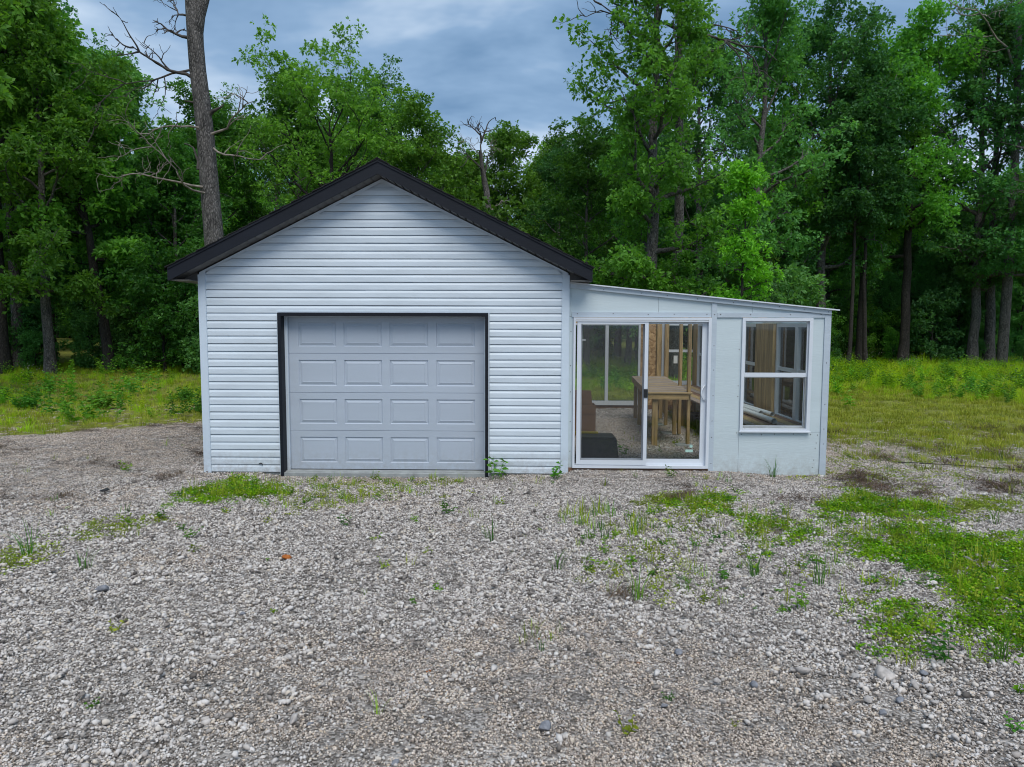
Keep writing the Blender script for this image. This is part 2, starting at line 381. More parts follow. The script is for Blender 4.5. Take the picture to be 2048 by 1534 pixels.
# ------------------------------------------------------------------ terrain
POLY = {'big': [(4.93, -2.74), (5.19, -2.62), (5.79, -2.58), (5.99, -2.72), (6.54, -2.85), (6.9, -3.15), (6.2, -5.16), (4.9, -5.03), (5.14, -4.45), (5.21, -3.83), (5.07, -3.4), (4.85, -3.13)], 'm3': [(4.22, -4.69), (4.49, -4.6), (4.67, -4.76), (4.44, -5.0), (4.23, -5.09)], 'm3b': [(4.88, -4.68), (5.15, -4.54), (5.44, -4.66), (5.09, -5.16), (4.8, -4.99)], 'm4': [(4.15, -2.42), (4.47, -2.28), (4.8, -2.49), (4.62, -2.8), (4.14, -2.84)], 'm5': [(5.13, -1.81), (5.54, -1.35), (6.06, -1.56), (6.49, -1.77), (6.2, -2.1), (5.39, -2.12), (5.01, -2.05)], 'm5b': [(5.6, -1.23), (5.95, -0.97), (5.95, -1.34), (5.61, -1.58)], 'm6': [(3.68, -1.63), (4.03, -1.03), (4.23, -1.15), (4.15, -1.83), (3.73, -2.01)], 'm6b': [(3.25, -1.42), (3.67, -1.04), (3.71, -1.63), (3.44, -1.85)], 'mL': [(-2.12, -1.69), (-2.21, -0.95), (-1.83, -0.52), (-1.48, -0.93), (-1.16, -0.78), (-0.94, -1.42), (-1.58, -1.56), (-1.9, -1.86)], 'mL2': [(-2.37, -2.77), (-2.3, -2.32), (-2.09, -2.21), (-1.95, -2.58), (-1.88, -3.26)], 'L0': [(-2.64, -3.66), (-2.49, -3.39), (-2.14, -3.78), (-2.17, -4.18), (-2.25, -4.24)], 'brown1': [(5.95, -0.28), (6.39, 0.11), (6.59, -0.41), (6.07, -0.84)], 'brown2': [(4.85, -1.37), (5.24, -1.12), (5.6, -1.23), (5.08, -1.52)], 'brown3': [(3.58, -1.04), (3.97, -0.76), (3.94, -1.16), (3.65, -1.41)], 'brown4': [(6.06, -1.34), (6.87, -0.6), (7.07, -0.67), (6.29, -1.33)], 'brown5': [(2.45, -4.33), (2.58, -4.27), (2.64, -4.42), (2.49, -4.45)], 'brown6': [(7.4, -0.52), (7.88, -0.37), (7.82, -0.91), (7.34, -0.93)], 'tall1': [(2.13, -2.29), (2.37, -1.67), (3.05, -2.26), (3.04, -2.95), (2.56, -3.04), (2.32, -2.47)], 'shoots': [(1.36, -5.04), (1.64, -4.8), (2.11, -4.87), (2.06, -5.24), (1.6, -5.25)], 'doorgrass': [(-1.75, -1.55), (-1.8, -0.35), (-0.24, -0.12), (1.0, -0.2), (0.9, -1.13), (-0.06, -1.84), (-0.79, -2.0)], 'mix': [(2.1, -3.13), (3.49, -1.64), (4.41, -1.14), (5.11, -2.21), (4.59, -3.6), (5.09, -4.16), (5.02, -4.63), (4.26, -4.65), (3.12, -4.5), (2.46, -4.01)], 'rightmoss': [(6.64, -1.32), (7.78, -1.04), (7.45, -1.52), (6.25, -2.17)]}

def inpoly(poly, x, y, wob=0.10):
    x = np.asarray(x, float); y = np.asarray(y, float)
    x = x + (vnoise(x, y, 5, 31) - .5) * 2 * wob; y = y + (vnoise(x, y, 5, 47) - .5) * 2 * wob
    r = np.zeros(x.shape, bool); n = len(poly)
    for i in range(n):
        (x0, y0), (x1, y1) = poly[i], poly[(i + 1) % n]
        c = ((y0 > y) != (y1 > y)) & (x < (x1 - x0) * (y - y0) / ((y1 - y0) or 1e-9) + x0); r ^= c
    return r

LE = np.array([(-14, -2.6), (-9, -.4), (-5.9, .75), (-5.4, .95), (-5.2, 1.4), (-4.8, 1.75), (-4.4, 2.4), (-4.0, 3.3), (-3.4, 5.2), (-2.4, 8.5)])
def edge_left(x): return np.interp(x, LE[:, 0], LE[:, 1])

def height(x, y):
    x = np.asarray(x, float); y = np.asarray(y, float)
    h = 0.30 * S((-2.5 - x) / 2.3) * S((y + 2.6) / 3.7)
    h = h + 0.22 * S((y - 4) / 12) * S((-x) / 4)
    h = h + 0.06 * S((x - 2.3) / 0.3) * S((5.3 - x) / 1.0) * S((y + 0.9) / 0.7)
    h = h + 0.05 * (fbm(x, y, 0.35, 3) - .5) * S((np.abs(y + 0.2) - .5) / 1.5)
    h = h + 0.022 * (fbm(x, y, 1.6, 5) - .5)
    h = h + 0.11 * (fbm(x * .6 + y * .5, y * 1.3, 2.4, 15) - .5) * S((-2.8 - x) / 1.0) * S((y + 2.5) / 2)
    far = S((np.hypot(x, y) - 30) / 60)
    h = h + far * 1.2 * (vnoise(x, y, 0.03, 9) - .3)
    h = h - 0.040 * S((1.75 - np.abs(x)) / .35) * S((y + 1.1) / .8)
    return h - 0.012

def grass_amount(x, y):
    """0 gravel .. 1 full grass"""
    x = np.asarray(x, float); y = np.asarray(y, float)
    w = (fbm(x, y, 1.1, 12) - .5)
    left = S((y - edge_left(x) + w * 0.9) / 0.5) * (x < -2.0)
    rb = np.interp(x, [5.9, 6.6, 7.4, 9, 12], [2.4, 1.0, -0.3, -1.0, -1.6])
    right = S((y - rb + w * 5.5) / 4.2) * (x > 5.0)
    back = S((y - 8.2 + w) / 1.0)
    front = np.zeros_like(x)
    return np.clip(np.maximum.reduce([left, right, back, front]), 0, 1)

def softpoly(poly, x, y, wob=.16, j=.15):
    x = np.asarray(x, float); y = np.asarray(y, float); q = np.zeros(x.shape); gg = np.random.default_rng(5)
    for _ in range(6): q += inpoly(poly, x + gg.normal() * j, y + gg.normal() * j, wob)
    return q / 6

MATS = ['big', 'm3', 'm3b', 'm4', 'm5', 'm5b', 'm6', 'mL']
def soil_amount(x, y):
    r = np.zeros(np.shape(x))
    for k in MATS + ['m6b', 'mL2', 'L0', 'brown1', 'brown2', 'brown3', 'brown4', 'brown6', 'brown5', 'rightmoss']:
        r = np.maximum(r, softpoly(POLY[k], x, y) * (.35 if k[0] == 'b' and k != 'big' else 1))
    return r

gx = np.concatenate([-np.geomspace(500, 9.2, 46), np.arange(-9, 10.01, 0.085), np.geomspace(10.3, 500, 44)])
gy = np.concatenate([-np.geomspace(300, 8.7, 26), np.arange(-8.5, 9.01, 0.085), np.geomspace(9.3, 600, 50)])
XX, YY = np.meshgrid(gx, gy)
ZZ = height(XX, YY)
inside = (XX > -2.4) & (XX < 2.4) & (YY > 0.12) & (YY < 7.2)
ZZ = np.where(inside, np.minimum(ZZ, -0.06), ZZ)
nxg, nyg = len(gx), len(gy)
ii = (np.arange(nyg - 1)[:, None] * nxg + np.arange(nxg - 1)[None, :]).ravel()
gF = np.stack([ii, ii + 1, ii + nxg + 1, ii + nxg], -1)

def ground_mat():
    m, n, l, p = nodes('gravel_and_turf')
    tcn = n.new('ShaderNodeTexCoord')
    ga = n.new('ShaderNodeAttribute'); ga.attribute_name = 'grass'; so = n.new('ShaderNodeAttribute'); so.attribute_name = 'soil'
    v = n.new('ShaderNodeTexVoronoi'); v.inputs['Scale'].default_value = 62; l.new(tcn.outputs['Object'], v.inputs['Vector'])
    s1 = n.new('ShaderNodeSeparateColor'); l.new(v.outputs['Color'], s1.inputs[0])
    r = n.new('ShaderNodeValToRGB'); r.color_ramp.elements[0].color = (0.10, 0.087, 0.076, 1); r.color_ramp.elements[1].color = (0.56, 0.515, 0.475, 1)
    e = r.color_ramp.elements.new(0.5); e.color = (0.28, 0.252, 0.228, 1)
    l.new(s1.outputs[0], r.inputs[0])
    nz = n.new('ShaderNodeTexNoise'); nz.inputs['Scale'].default_value = 1.3; nz.inputs['Detail'].default_value = 8; nz.inputs['Roughness'].default_value = .65
    l.new(tcn.outputs['Object'], nz.inputs['Vector'])
    mr = n.new('ShaderNodeMapRange'); mr.inputs['From Min'].default_value = .3; mr.inputs['From Max'].default_value = .7
    mr.inputs['To Min'].default_value = .68; mr.inputs['To Max'].default_value = 1.2; l.new(nz.outputs['Fac'], mr.inputs['Value'])
    gm = n.new('ShaderNodeMix'); gm.data_type = 'RGBA'; gm.blend_type = 'MULTIPLY'; gm.inputs[0].default_value = 1
    l.new(r.outputs[0], gm.inputs['A']); l.new(mr.outputs[0], gm.inputs['B'])
    n2 = n.new('ShaderNodeTexNoise'); n2.inputs['Scale'].default_value = 7; n2.inputs['Detail'].default_value = 9; n2.inputs['Roughness'].default_value = .7
    l.new(tcn.outputs['Object'], n2.inputs['Vector'])
    r2 = n.new('ShaderNodeValToRGB'); r2.color_ramp.elements[0].color = (0.10, 0.085, 0.04, 1); r2.color_ramp.elements[1].color = (0.27, 0.31, 0.045, 1)
    r2.color_ramp.elements[0].position = .35; r2.color_ramp.elements[1].position = .62; l.new(n2.outputs['Fac'], r2.inputs[0])
    m1 = n.new('ShaderNodeMix'); m1.data_type = 'RGBA'; l.new(ga.outputs['Fac'], m1.inputs[0]); l.new(gm.outputs['Result'], m1.inputs['A']); l.new(r2.outputs[0], m1.inputs['B'])
    r3 = n.new('ShaderNodeValToRGB'); r3.color_ramp.elements[0].color = (0.05, 0.04, 0.028, 1); r3.color_ramp.elements[1].color = (0.16, 0.125, 0.09, 1)
    l.new(n2.outputs['Fac'], r3.inputs[0])
    m2 = n.new('ShaderNodeMix'); m2.data_type = 'RGBA'; l.new(so.outputs['Fac'], m2.inputs[0]); l.new(m1.outputs['Result'], m2.inputs['A']); l.new(r3.outputs[0], m2.inputs['B'])
    l.new(m2.outputs['Result'], p.inputs['Base Color'])
    b = n.new('ShaderNodeBump'); b.inputs['Strength'].default_value = 1; b.inputs['Distance'].default_value = 0.012
    sb = n.new('ShaderNodeMath'); sb.operation = 'SUBTRACT'; sb.inputs[0].default_value = 0.7; l.new(v.outputs['Distance'], sb.inputs[1])
    l.new(sb.outputs[0], b.inputs['Height']); l.new(b.outputs[0], p.inputs['Normal'])
    p.inputs['Roughness'].default_value = 0.95; p.inputs['Specular IOR Level'].default_value = 0.2
    return m

gme = mk('ground', np.stack([XX.ravel(), YY.ravel(), ZZ.ravel()], -1), gF, ground_mat(), smooth=True)
for nm, arr in (('grass', grass_amount(XX, YY)), ('soil', soil_amount(XX, YY) * 0.85)):
    at = gme.attributes.new(nm, 'FLOAT', 'POINT'); at.data.foreach_set('value', arr.ravel().astype(np.float32))
tag(link('ground', gme), kind='structure')

# ------------------------------------------------------------------ garage
GX, ZT, SL = 2.4385, 2.6646, 0.4952
APEX = ZT + SL * GX
LEN = 7.3
garage = empty('garage', (0, 0, 0))
tag(garage, 'white vinyl sided gable garage with black roof edges and a panelled door', 'garage')
OX0, OX1, OZ = -1.415, 1.400, 2.165          # opening, outside of its white edging

def hw(z): return min(GX - 0.086, (APEX - 0.035 - z) / SL)

b = MB()
b.prism([(-GX, -0.05), (OX0, -0.05), (OX0, OZ), (OX1, OZ), (OX1, -0.05), (GX, -0.05), (GX, ZT), (0, APEX), (-GX, ZT)], 0.0225, 0.1)
b.build('wall', MT['vtrim'], garage)
MB().box(-GX, -GX + 0.1, 0.1, LEN, -0.05, ZT).build('side_wall', MT['siding'], garage)
MB().box(GX - 0.1, GX, 0.1, LEN, -0.05, ZT).build('side_wall', MT['siding'], garage)
MB().prism([(-GX, -0.05), (GX, -0.05), (GX, ZT), (0, APEX), (-GX, ZT)], LEN, LEN + .1).build('rear_wall', MT['siding'], garage)

EXP = 0.1016
rs = random.Random(3)
def course(z0, xa, xb, proud=0.0, cut=True, name='siding_panel'):
    """one lap of siding between xa and xb (clipped by the gable), with its sloped upper face and lip"""
    prof = [(0.014, 0.0005), (-0.0140, 0.0005), (-0.0155, 0.003), (-0.0150, 0.061), (-0.0135, 0.0665), (-0.0020, 0.0958), (0.001, 0.0965), (0.014, 0.0965)]
    vs = []; e0, e1 = rs.uniform(-.0016, .0016), rs.uniform(-.0016, .0016)
    for (y, dz) in prof:
        z = z0 + dz + e0; h = hw(z)
        vs.append((max(xa, -h), y - proud, z))
    for (y, dz) in prof:
        z = z0 + dz + e1; h = hw(z)
        vs.append((min(xb, h), y - proud, z))
    n = len(prof); fs = [(i, i + n, i + n + 1, i + 1) for i in range(n - 1)] + [tuple(range(n)), tuple(range(2 * n - 1, n - 1, -1))]
    MB().add(vs, fs).build(name, MT['siding'], garage)

rs = random.Random(3)
k = 0
while True:
    z0 = 0.004 + k * EXP
    if z0 > APEX - 0.12: break
    jit = rs.uniform(0, 0.0012)
    if z0 + EXP * 0.6 < OZ:
        course(z0, -9, OX0 - 0.002, jit); course(z0, OX1 + 0.002, 9, rs.uniform(0, 0.0012))
    else:
        if hw(z0) > 1.3 and z0 > OZ - 0.02:
            cutx = [0.42, -0.75, 0.95, -0.2][(k // 2) % 4]
            course(z0, -9, cutx, 0.0); course(z0, cutx - 0.03, 9, 0.0022)
        else:
            course(z0, -9, 9, jit)
    k += 1
# side courses of the left wall, joined: seen only edge-on
b = MB()
for k in range(26):
    z0 = 0.004 + k * EXP
    prof = [(0.002, 0), (-0.018, 0), (-0.0185, 0.06), (-0.0055, 0.096), (0.002, EXP)]
    b.prism([(-GX + y, z0 + dz) for y, dz in prof], 0.09, LEN)
tag(b.build('side_siding', MT['siding'], garage), kind='stuff')

for s in (-1, 1):
    b = MB()
    b.prism([(s * (GX - 0.088), -0.035), (s * (GX + 0.012), -0.035), (s * (GX + 0.012), ZT - 0.03), (s * (GX - 0.088), ZT + 0.012)], -0.026, 0.0)
    b.prism([(s * (GX + 0.0005), -0.035), (s * (GX + 0.013), -0.035), (s * (GX + 0.013), ZT - 0.03), (s * (GX + 0.0005), ZT - 0.03)], 0.0, 0.09)
    b.prism([(s * (GX - 0.088), -0.035), (s * (GX - 0.081), -0.035), (s * (GX - 0.081), ZT + 0.005), (s * (GX - 0.088), ZT + 0.008)], -0.030, -0.0262)
    b.build('corner_post', MT['vtrim'], garage)
    # sloped edging under the roof
    t0 = 0.05
    MB().prism([(s * (GX - 0.01), ZT - 0.030), (s * (GX - 0.01), ZT + 0.002), (0, APEX + 0.002), (0, APEX - t0 + 0.012)], -0.027, -0.0225).build('gable_edging', MT['vtrim'], garage)

# white edging, black casing and reveal of the door opening
CZ = 2.14
def edging():
    b = MB()
    b.prism([(OX0, -0.03), (OX0 + 0.016, -0.03), (OX0 + 0.016, CZ + 0.004), (OX1 - 0.016, CZ + 0.004), (OX1 - 0.016, -0.03), (OX1, -0.03), (OX1, OZ), (OX0, OZ)], -0.022, 0.0)
    return b.build('door_edging', MT['vtrim'], garage)
edging()
DX0, DX1 = -1.355, 1.345      # clear opening
MB().box(OX0 + 0.0165, DX0, -0.056, 0.115, -0.06, CZ).build('door_casing', MT['black'], garage)
MB().box(DX1, OX1 - 0.0165, -0.056, 0.115, -0.07, CZ).build('door_casing', MT['black'], garage)
MB().box(DX0, DX1, -0.055, 0.115, 2.098, CZ).build('door_casing', MT['black'], garage)
MB().box(DX0 + 0.001, DX0 + 0.042, 0.085, 0.114, 0.012, 2.097).build('door_stop', MT['vtrim'], garage)
MB().box(DX1 - 0.022, DX1 - 0.001, 0.085, 0.114, 0.012, 2.097).build('door_stop', MT['vtrim'], garage)
MB().box(DX0 + 0.043, DX1 - 0.023, 0.085, 0.114, 2.084, 2.097).build('door_stop', MT['vtrim'], garage)
MB().box(-GX + 0.01, GX - 0.01, 0.012, 7.25, -0.35, 0.010, 0.004).build('slab', MT['conc'], garage)
MB().box(DX0 - 0.03, DX1 + 0.0, -0.050, 0.0115, -0.30, 0.004, 0.006).build('slab_lip', MT['conc'], garage)

gdoor = empty('garage_door', (0, 0, 0), garage)
SEC = [0.018, 0.549, 1.067, 1.597, 2.12]
PX = [(-1.185, -0.674), (-0.571, -0.057), (0.048, 0.568), (0.677, 1.199)]
def door_section(z0, z1):
    """steel section with four embossed panels: groove, sloped border and raised field"""
    vs, fs = [], []
    y = 0.13
    x0, x1 = -1.345, 1.338
    pz0, pz1 = z0 + 0.093, min(z1, 2.1) - 0.088
    xs = [x0]
    for a, c in PX: xs += [a, c]
    xs.append(x1)
    def quad(p): b_ = len(vs); vs.extend(p); fs.append((b_, b_ + 1, b_ + 2, b_ + 3))
    g = 0.004
    quad([(x0, y, z0 + g), (x1, y, z0 + g), (x1, y, pz0), (x0, y, pz0)])
    quad([(x0, y, pz1), (x1, y, pz1), (x1, y, z1 - g), (x0, y, z1 - g)])
    # rounded meeting edges between the sections
    quad([(x0, y + 0.012, z0 - 0.001), (x1, y + 0.012, z0 - 0.001), (x1, y, z0 + g), (x0, y, z0 + g)])
    quad([(x0, y, z1 - g), (x1, y, z1 - g), (x1, y + 0.012, z1 + 0.001), (x0, y + 0.012, z1 + 0.001)])
    for i in range(0, len(xs), 2):
        quad([(xs[i], y, pz0), (xs[i + 1], y, pz0), (xs[i + 1], y, pz1), (xs[i], y, pz1)])
    for a, c in PX:
        rings = []
        for ins, d in ((0, 0), (0.010, 0.013), (0.014, 0.013), (0.050, 0.001), (0.053, 0.004)):
            rings.append([(a + ins, y + d, pz0 + ins), (c - ins, y + d, pz0 + ins), (c - ins, y + d, pz1 - ins), (a + ins, y + d, pz1 - ins)])
        for r0, r1 in zip(rings, rings[1:]):
            for j in range(4):
                quad([r0[j], r0[(j + 1) % 4], r1[(j + 1) % 4], r1[j]])
        quad(rings[-1])
    # back face
    quad([(x0, y + 0.045, z0), (x0, y + 0.045, z1), (x1, y + 0.045, z1), (x1, y + 0.045, z0)])
    MB().add(vs, fs).build('door_section', MT['door'], gdoor, fix=False)
for z0, z1 in zip(SEC, SEC[1:]): door_section(z0, z1)
MB().box(-1.34, 1.335, 0.133, 0.17, 0.0105, 0.0165).build('bottom_seal', MT['black'], gdoor)
MB().tube([(-1.70, -0.021, 0.115), (-1.685, -0.027, 0.125), (-1.665, -0.027, 0.122), (-1.655, -0.026, 0.105), (-1.66, -0.026, 0.09)], [0.004, 0.007, 0.007, 0.007, 0.004], 6).build('cable_stub', MT['tote'], garage)

# roof
TIPX = 2.705
FB = 3.884                     # underside of the rake board at the ridge
def zr(x, off=0.0): return FB + off - SL * abs(x)
roof = empty('roof', (0, 0, 0), garage)
for s in (-1, 1):
    b = MB()
    b.prism([(0, zr(0, 0.002)), (s * TIPX, zr(TIPX, 0.002)), (s * TIPX, zr(TIPX, 0.150)), (0, zr(0, 0.150))], -0.282, -0.258)
    b.build('rake_board', MT['black'], roof)
    MB().prism([(0, zr(0, 0.150)), (s * (TIPX + 0.012), zr(TIPX + .012, 0.150)), (s * (TIPX + 0.012), zr(TIPX + .012, 0.176)), (0, zr(0, 0.176))], -0.294, -0.25).build('drip_edge', MT['black'], roof)
    MB().prism([(0, zr(0, 0.03)), (s * TIPX, zr(TIPX, 0.03)), (s * TIPX, zr(TIPX, 0.149)), (0, zr(0, 0.149))], -0.257, LEN + .28).build('roof_deck', MT['soffit'], roof)
    MB().box(min(s * (TIPX + .001), s * (TIPX + .02)), max(s * (TIPX + .001), s * (TIPX + .02)), -0.281, LEN + .28, zr(TIPX, 0.0), zr(TIPX, 0.149)).build('eave_board', MT['black'], roof)
    MB().box(min(s * (GX + .014), s * TIPX), max(s * (GX + .014), s * TIPX), -0.256, LEN + .1, zr(TIPX, 0.0) + .001, zr(TIPX, 0.0) + .012).build('eave_soffit', MT['soffit'], roof)
    MB().prism([(s * (GX + .014), zr(TIPX) + .013), (s * (TIPX - .01), zr(TIPX) + .013), (s * (GX + .014), zr(GX) + .01)], -0.02, -0.005).build('eave_return', MT['soffit'], roof)
    # soffit boards under the rake
    n = 27; L = TIPX / n
    for i in range(n):
        xa, xb = i * L + 0.0005, (i + 1) * L - 0.009
        b = MB()
        b.prism([(s * xa, zr(xa, 0.012)), (s * (xa + .010), zr(xa + .006, 0.003)), (s * (xb - .002), zr(xb - .002, 0.000)), (s * xb, zr(xb, 0.018)), (s * xa, zr(xa, 0.028))], -0.257, -0.0275)
        b.build('soffit_board', MT['soffit'], roof)
    # shingle courses
    n = 20; L = (TIPX + 0.03) / n
    for i in range(n):
        xa, xb = i * L, (i + 1) * L + 0.012
        yy = -0.303 + rs.uniform(-.006, .006)
        MB().prism([(s * xa, zr(xa, 0.178)), (s * xb, zr(xb, 0.184)), (s * xb, zr(xb, 0.198)), (s * xa, zr(xa, 0.186))], yy, LEN + .3).build('shingle_course', MT['shingle'], roof)
MB().prism([(-0.14, zr(.14, 0.186)), (0, zr(0, 0.194)), (0.14, zr(.14, 0.186)), (0.14, zr(.14, 0.194)), (0, zr(0, 0.206)), (-0.14, zr(.14, 0.194))], -0.305, LEN + .3).build('ridge_cap', MT['shingle'], roof)

# ------------------------------------------------------------------ greenhouse
gh = empty('greenhouse', (0, 0, 0))
tag(gh, 'white lean-to greenhouse with sliding glass door built against the garage', 'greenhouse')
HX0, HX1 = 2.452, 5.875
def rz(x): return 2.5425 - 0.0994 * (x - 2.441)
FY, TY = 0.04, 0.022
def panel(poly): MB().prism(poly, FY, FY + 0.02).build('front_panel', MT['panel'], gh)
g = 0.0015
panel([(HX0, 2.10), (3.627 - g, 2.10), (3.627 - g, rz(3.627) - .01), (HX0, rz(HX0) - .01)])
panel([(3.627 + g, 2.10), (4.861 - g, 2.10), (4.861 - g, rz(4.861) - .01), (3.627 + g, rz(3.627) - .01)])
panel([(4.861 + g, 2.10), (HX1, 2.10), (HX1, rz(HX1) - .01), (4.861 + g, rz(4.861) - .01)])
panel([(HX0, 0.0), (2.506, 0.0), (2.506, 2.097), (HX0, 2.097)])
panel([(4.33, -0.02), (4.727 - g, -0.02), (4.727 - g, 2.097), (4.33, 2.097)])
panel([(4.727 + g, -0.03), (5.802, -0.03), (5.802, 0.572), (4.727 + g, 0.572)])
panel([(5.652, 0.575), (5.802, 0.575), (5.802, 2.097), (5.652, 2.097)])
def trim(poly, name='trim_board', y0=TY, y1=FY - 0.0005): MB().prism(poly, y0, y1).build(name, MT['ptrim'], gh)
trim([(2.488, 2.093), (4.320, 2.093), (4.320, 2.158), (2.488, 2.158)])
trim([(4.395, 2.093), (5.802, 2.093), (5.802, 2.156), (4.395, 2.156)])
trim([(4.326, -0.02), (4.392, -0.02), (4.392, rz(4.392) - .07), (4.326, rz(4.326) - .07)])
trim([(5.804, -0.04), (HX1 + .004, -0.04), (HX1 + .004, rz(HX1) - .07), (5.804, rz(5.804) - .07)], 'corner_board')
MB().box(HX1, HX1 + .02, FY, FY + .08, -0.04, rz(HX1) - .07).build('corner_board', MT['ptrim'], gh)
MB().prism([(HX0 + .002, rz(HX0) - .066), (HX1 + .006, rz(HX1) - .066), (HX1 + .006, rz(HX1) - .008), (HX0 + .002, rz(HX0) - .008)], 0.004, FY - .001).build('roof_band', MT['ptrim'], gh)
MB().prism([(HX0 + .002, rz(HX0) - .007), (5.972, rz(5.972) - .007), (5.972, rz(5.972) + .008), (HX0 + .002, rz(HX0) + .008)], -0.03, 0.06).build('roof_flashing', MT['upvc'], gh)
# corrugated clear roof
xs_ = np.linspace(HX0 + .01, 5.97, 30); ys_ = np.linspace(0.061, 7.4, 220)
X2, Y2 = np.meshgrid(xs_, ys_); Z2 = 2.5425 - 0.0994 * (X2 - 2.441) + 0.008 * np.sin(Y2 * 2 * math.pi / 0.068) + 0.004
i2 = (np.arange(219)[:, None] * 30 + np.arange(29)[None, :]).ravel()
link('roof_sheet', mk('roof_sheet', np.stack([X2.ravel(), Y2.ravel(), Z2.ravel()], -1), np.stack([i2, i2 + 1, i2 + 31, i2 + 30], -1), MT['poly'], True), gh)
for i in range(10):
    y = 0.09 + i * 0.79
    MB().prism([(HX0, rz(HX0) - .10), (HX1 - .01, rz(HX1) - .10), (HX1 - .01, rz(HX1) - .012), (HX0, rz(HX0) - .012)], y, y + .038).build('rafter', MT['woodx'], gh)
# screw heads, a few pixels each
b = MB()
def screw(x, z, y):
    b.tube([(x, y, z), (x, y - 0.003, z)], [0.0065, 0.005], 6)
for x in (2.56, 3.03, 3.49, 3.83, 4.26): screw(x, 2.135 + rs.uniform(-.006, .006), TY)
for x in (4.44, 4.83, 5.35, 5.75): screw(x, 2.132 + rs.uniform(-.006, .006), TY)
for x in (2.9, 3.39, 3.73, 4.13, 4.6, 4.85, 5.2, 5.52, 5.84): screw(x, rz(x) - .036 + rs.uniform(-.006, .006), 0.004)
for z in (0.15, 0.5, 0.72, 1.06, 1.4, 1.72, 2.13): screw(4.365 + rs.uniform(-.008, .008), z, TY)
for z in (0.42, 0.62, 0.95, 1.5): screw(5.845, z, TY)
for x in (4.76, 5.03, 5.2, 5.45, 5.68, 5.77): screw(x, .545 + rs.uniform(-.01, .01), FY)
for z in (0.1, 0.2, 0.36, 0.43): screw(5.74 + rs.uniform(-.03, .03), z, FY)
for z in (0.56, 1.05, 1.19, 1.67): screw(4.70, z, FY)
for z in (0.3, 0.7, 1.1, 1.45, 1.9): screw(2.478, z, FY)
tag(b.build('screw_heads', MT['screw'], gh), kind='stuff')

def frame(b, x0, x1, z0, z1, w, y0, y1, wb=None, wt=None, wr=None):
    wb = wb or w; wt = wt or w; wr = wr or w
    b.box(x0, x0 + w, y0, y1, z0, z1, .002); b.box(x1 - wr, x1, y0, y1, z0, z1, .002)
    b.box(x0 + w, x1 - wr, y0 + .0005, y1 - .0005, z0, z0 + wb); b.box(x0 + w, x1 - wr, y0 + .0005, y1 - .0005, z1 - wt, z1)
    return b
# sliding door
sd = empty('sliding_door', (0, 0, 0), gh)
b = MB(); frame(b, 2.508, 4.322, 0.080, 2.088, 0.030, -0.004, 0.150, .035, .030, .040)
b.box(2.540, 4.280, 0.0, 0.004, 2.035, 2.052); b.box(2.545, 4.275, 0.05, 0.06, 0.1155, 0.135)
b.build('door_frame', MT['upvc'], sd)
b = MB(); frame(b, 2.560, 3.498, 0.125, 2.050, 0.052, 0.010, 0.034, .060, .045, .048); b.build('screen_frame', MT['upvc'], sd)
MB().box(2.613, 3.449, 0.020, 0.022, 0.186, 2.004).build('screen_mesh', MT['screen'], sd)
b = MB(); frame(b, 2.600, 3.520, 0.118, 2.056, 0.035, 0.105, 0.135, .075, .05, .075); b.build('fixed_frame', MT['upvc'], sd)
MB().box(2.636, 3.444, 0.118, 0.122, 0.194, 2.005).build('pane', MT['glassg'], sd)
b = MB(); frame(b, 3.462, 4.281, 0.118, 2.050, 0.042, 0.060, 0.095, .080, .046, .066); b.build('sash_frame', MT['upvc'], sd)
MB().box(3.505, 4.214, 0.075, 0.079, 0.199, 2.003).build('pane', MT['glassg'], sd)
pts = []
for i in range(9):
    t = i / 8; pts.append((4.262 - 0.052 * math.sin(math.pi * t), 0.052 - 0.03 * math.sin(math.pi * t), 0.985 + 0.21 * t))
MB().tube(pts, [0.009] * 9, 8).build('handle', MT['upvc'], sd, smooth=True)
MB().box(3.447, 3.497, -0.004, 0.0095, 1.03, 1.145, .004).build('latch', MT['tote'], sd)
MB().box(2.57, 2.68, .1145, .1165, 1.78, 1.80).build('sticker', MT['label'], sd)
MB().box(4.03, 4.13, .0725, .0745, .29, .325).build('sticker', MT['mint'], sd)
MB().tube([(4.105, .0745, .37), (4.105, .0725, .37)], [.022, .022], 14).build('sticker', MT['mint'], sd)
MB().box(2.46, 4.33, 0.03, 0.15, 0.022, 0.079).build('sill_plank', MT['browny'], gh)

# front window
def window(parent, name, flip=None):
    pass
fw = empty('front_window', (0, 0, 0), gh)
b = MB(); frame(b, 4.728, 5.650, 0.579, 2.088, 0.040, 0.008, 0.10, .045, .040, .046); b.build('window_frame', MT['upvc'], fw)
MB().box(4.716, 5.660, -0.006, 0.0075, 0.572, 0.592, .002).build('sill', MT['upvc'], fw)
b = MB(); frame(b, 4.769, 5.603, 1.310, 2.047, 0.016, 0.045, 0.075, .055, .014); b.build('upper_sash', MT['upvc'], fw)
MB().box(4.786, 5.586, 0.058, 0.062, 1.366, 2.032).build('pane', MT['glass'], fw)
b = MB(); frame(b, 4.769, 5.603, 0.625, 1.365, 0.017, 0.078, 0.098, .03, .056, .026); b.build('lower_sash', MT['upvc'], fw)
MB().box(4.787, 5.576, 0.087, 0.091, 0.656, 1.308).build('pane', MT['glass'], fw)
b = MB(); frame(b, 4.770, 5.600, 0.626, 1.308, 0.012, 0.050, 0.062, .022, .01, .02); b.build('screen_frame', MT['conc'], fw)

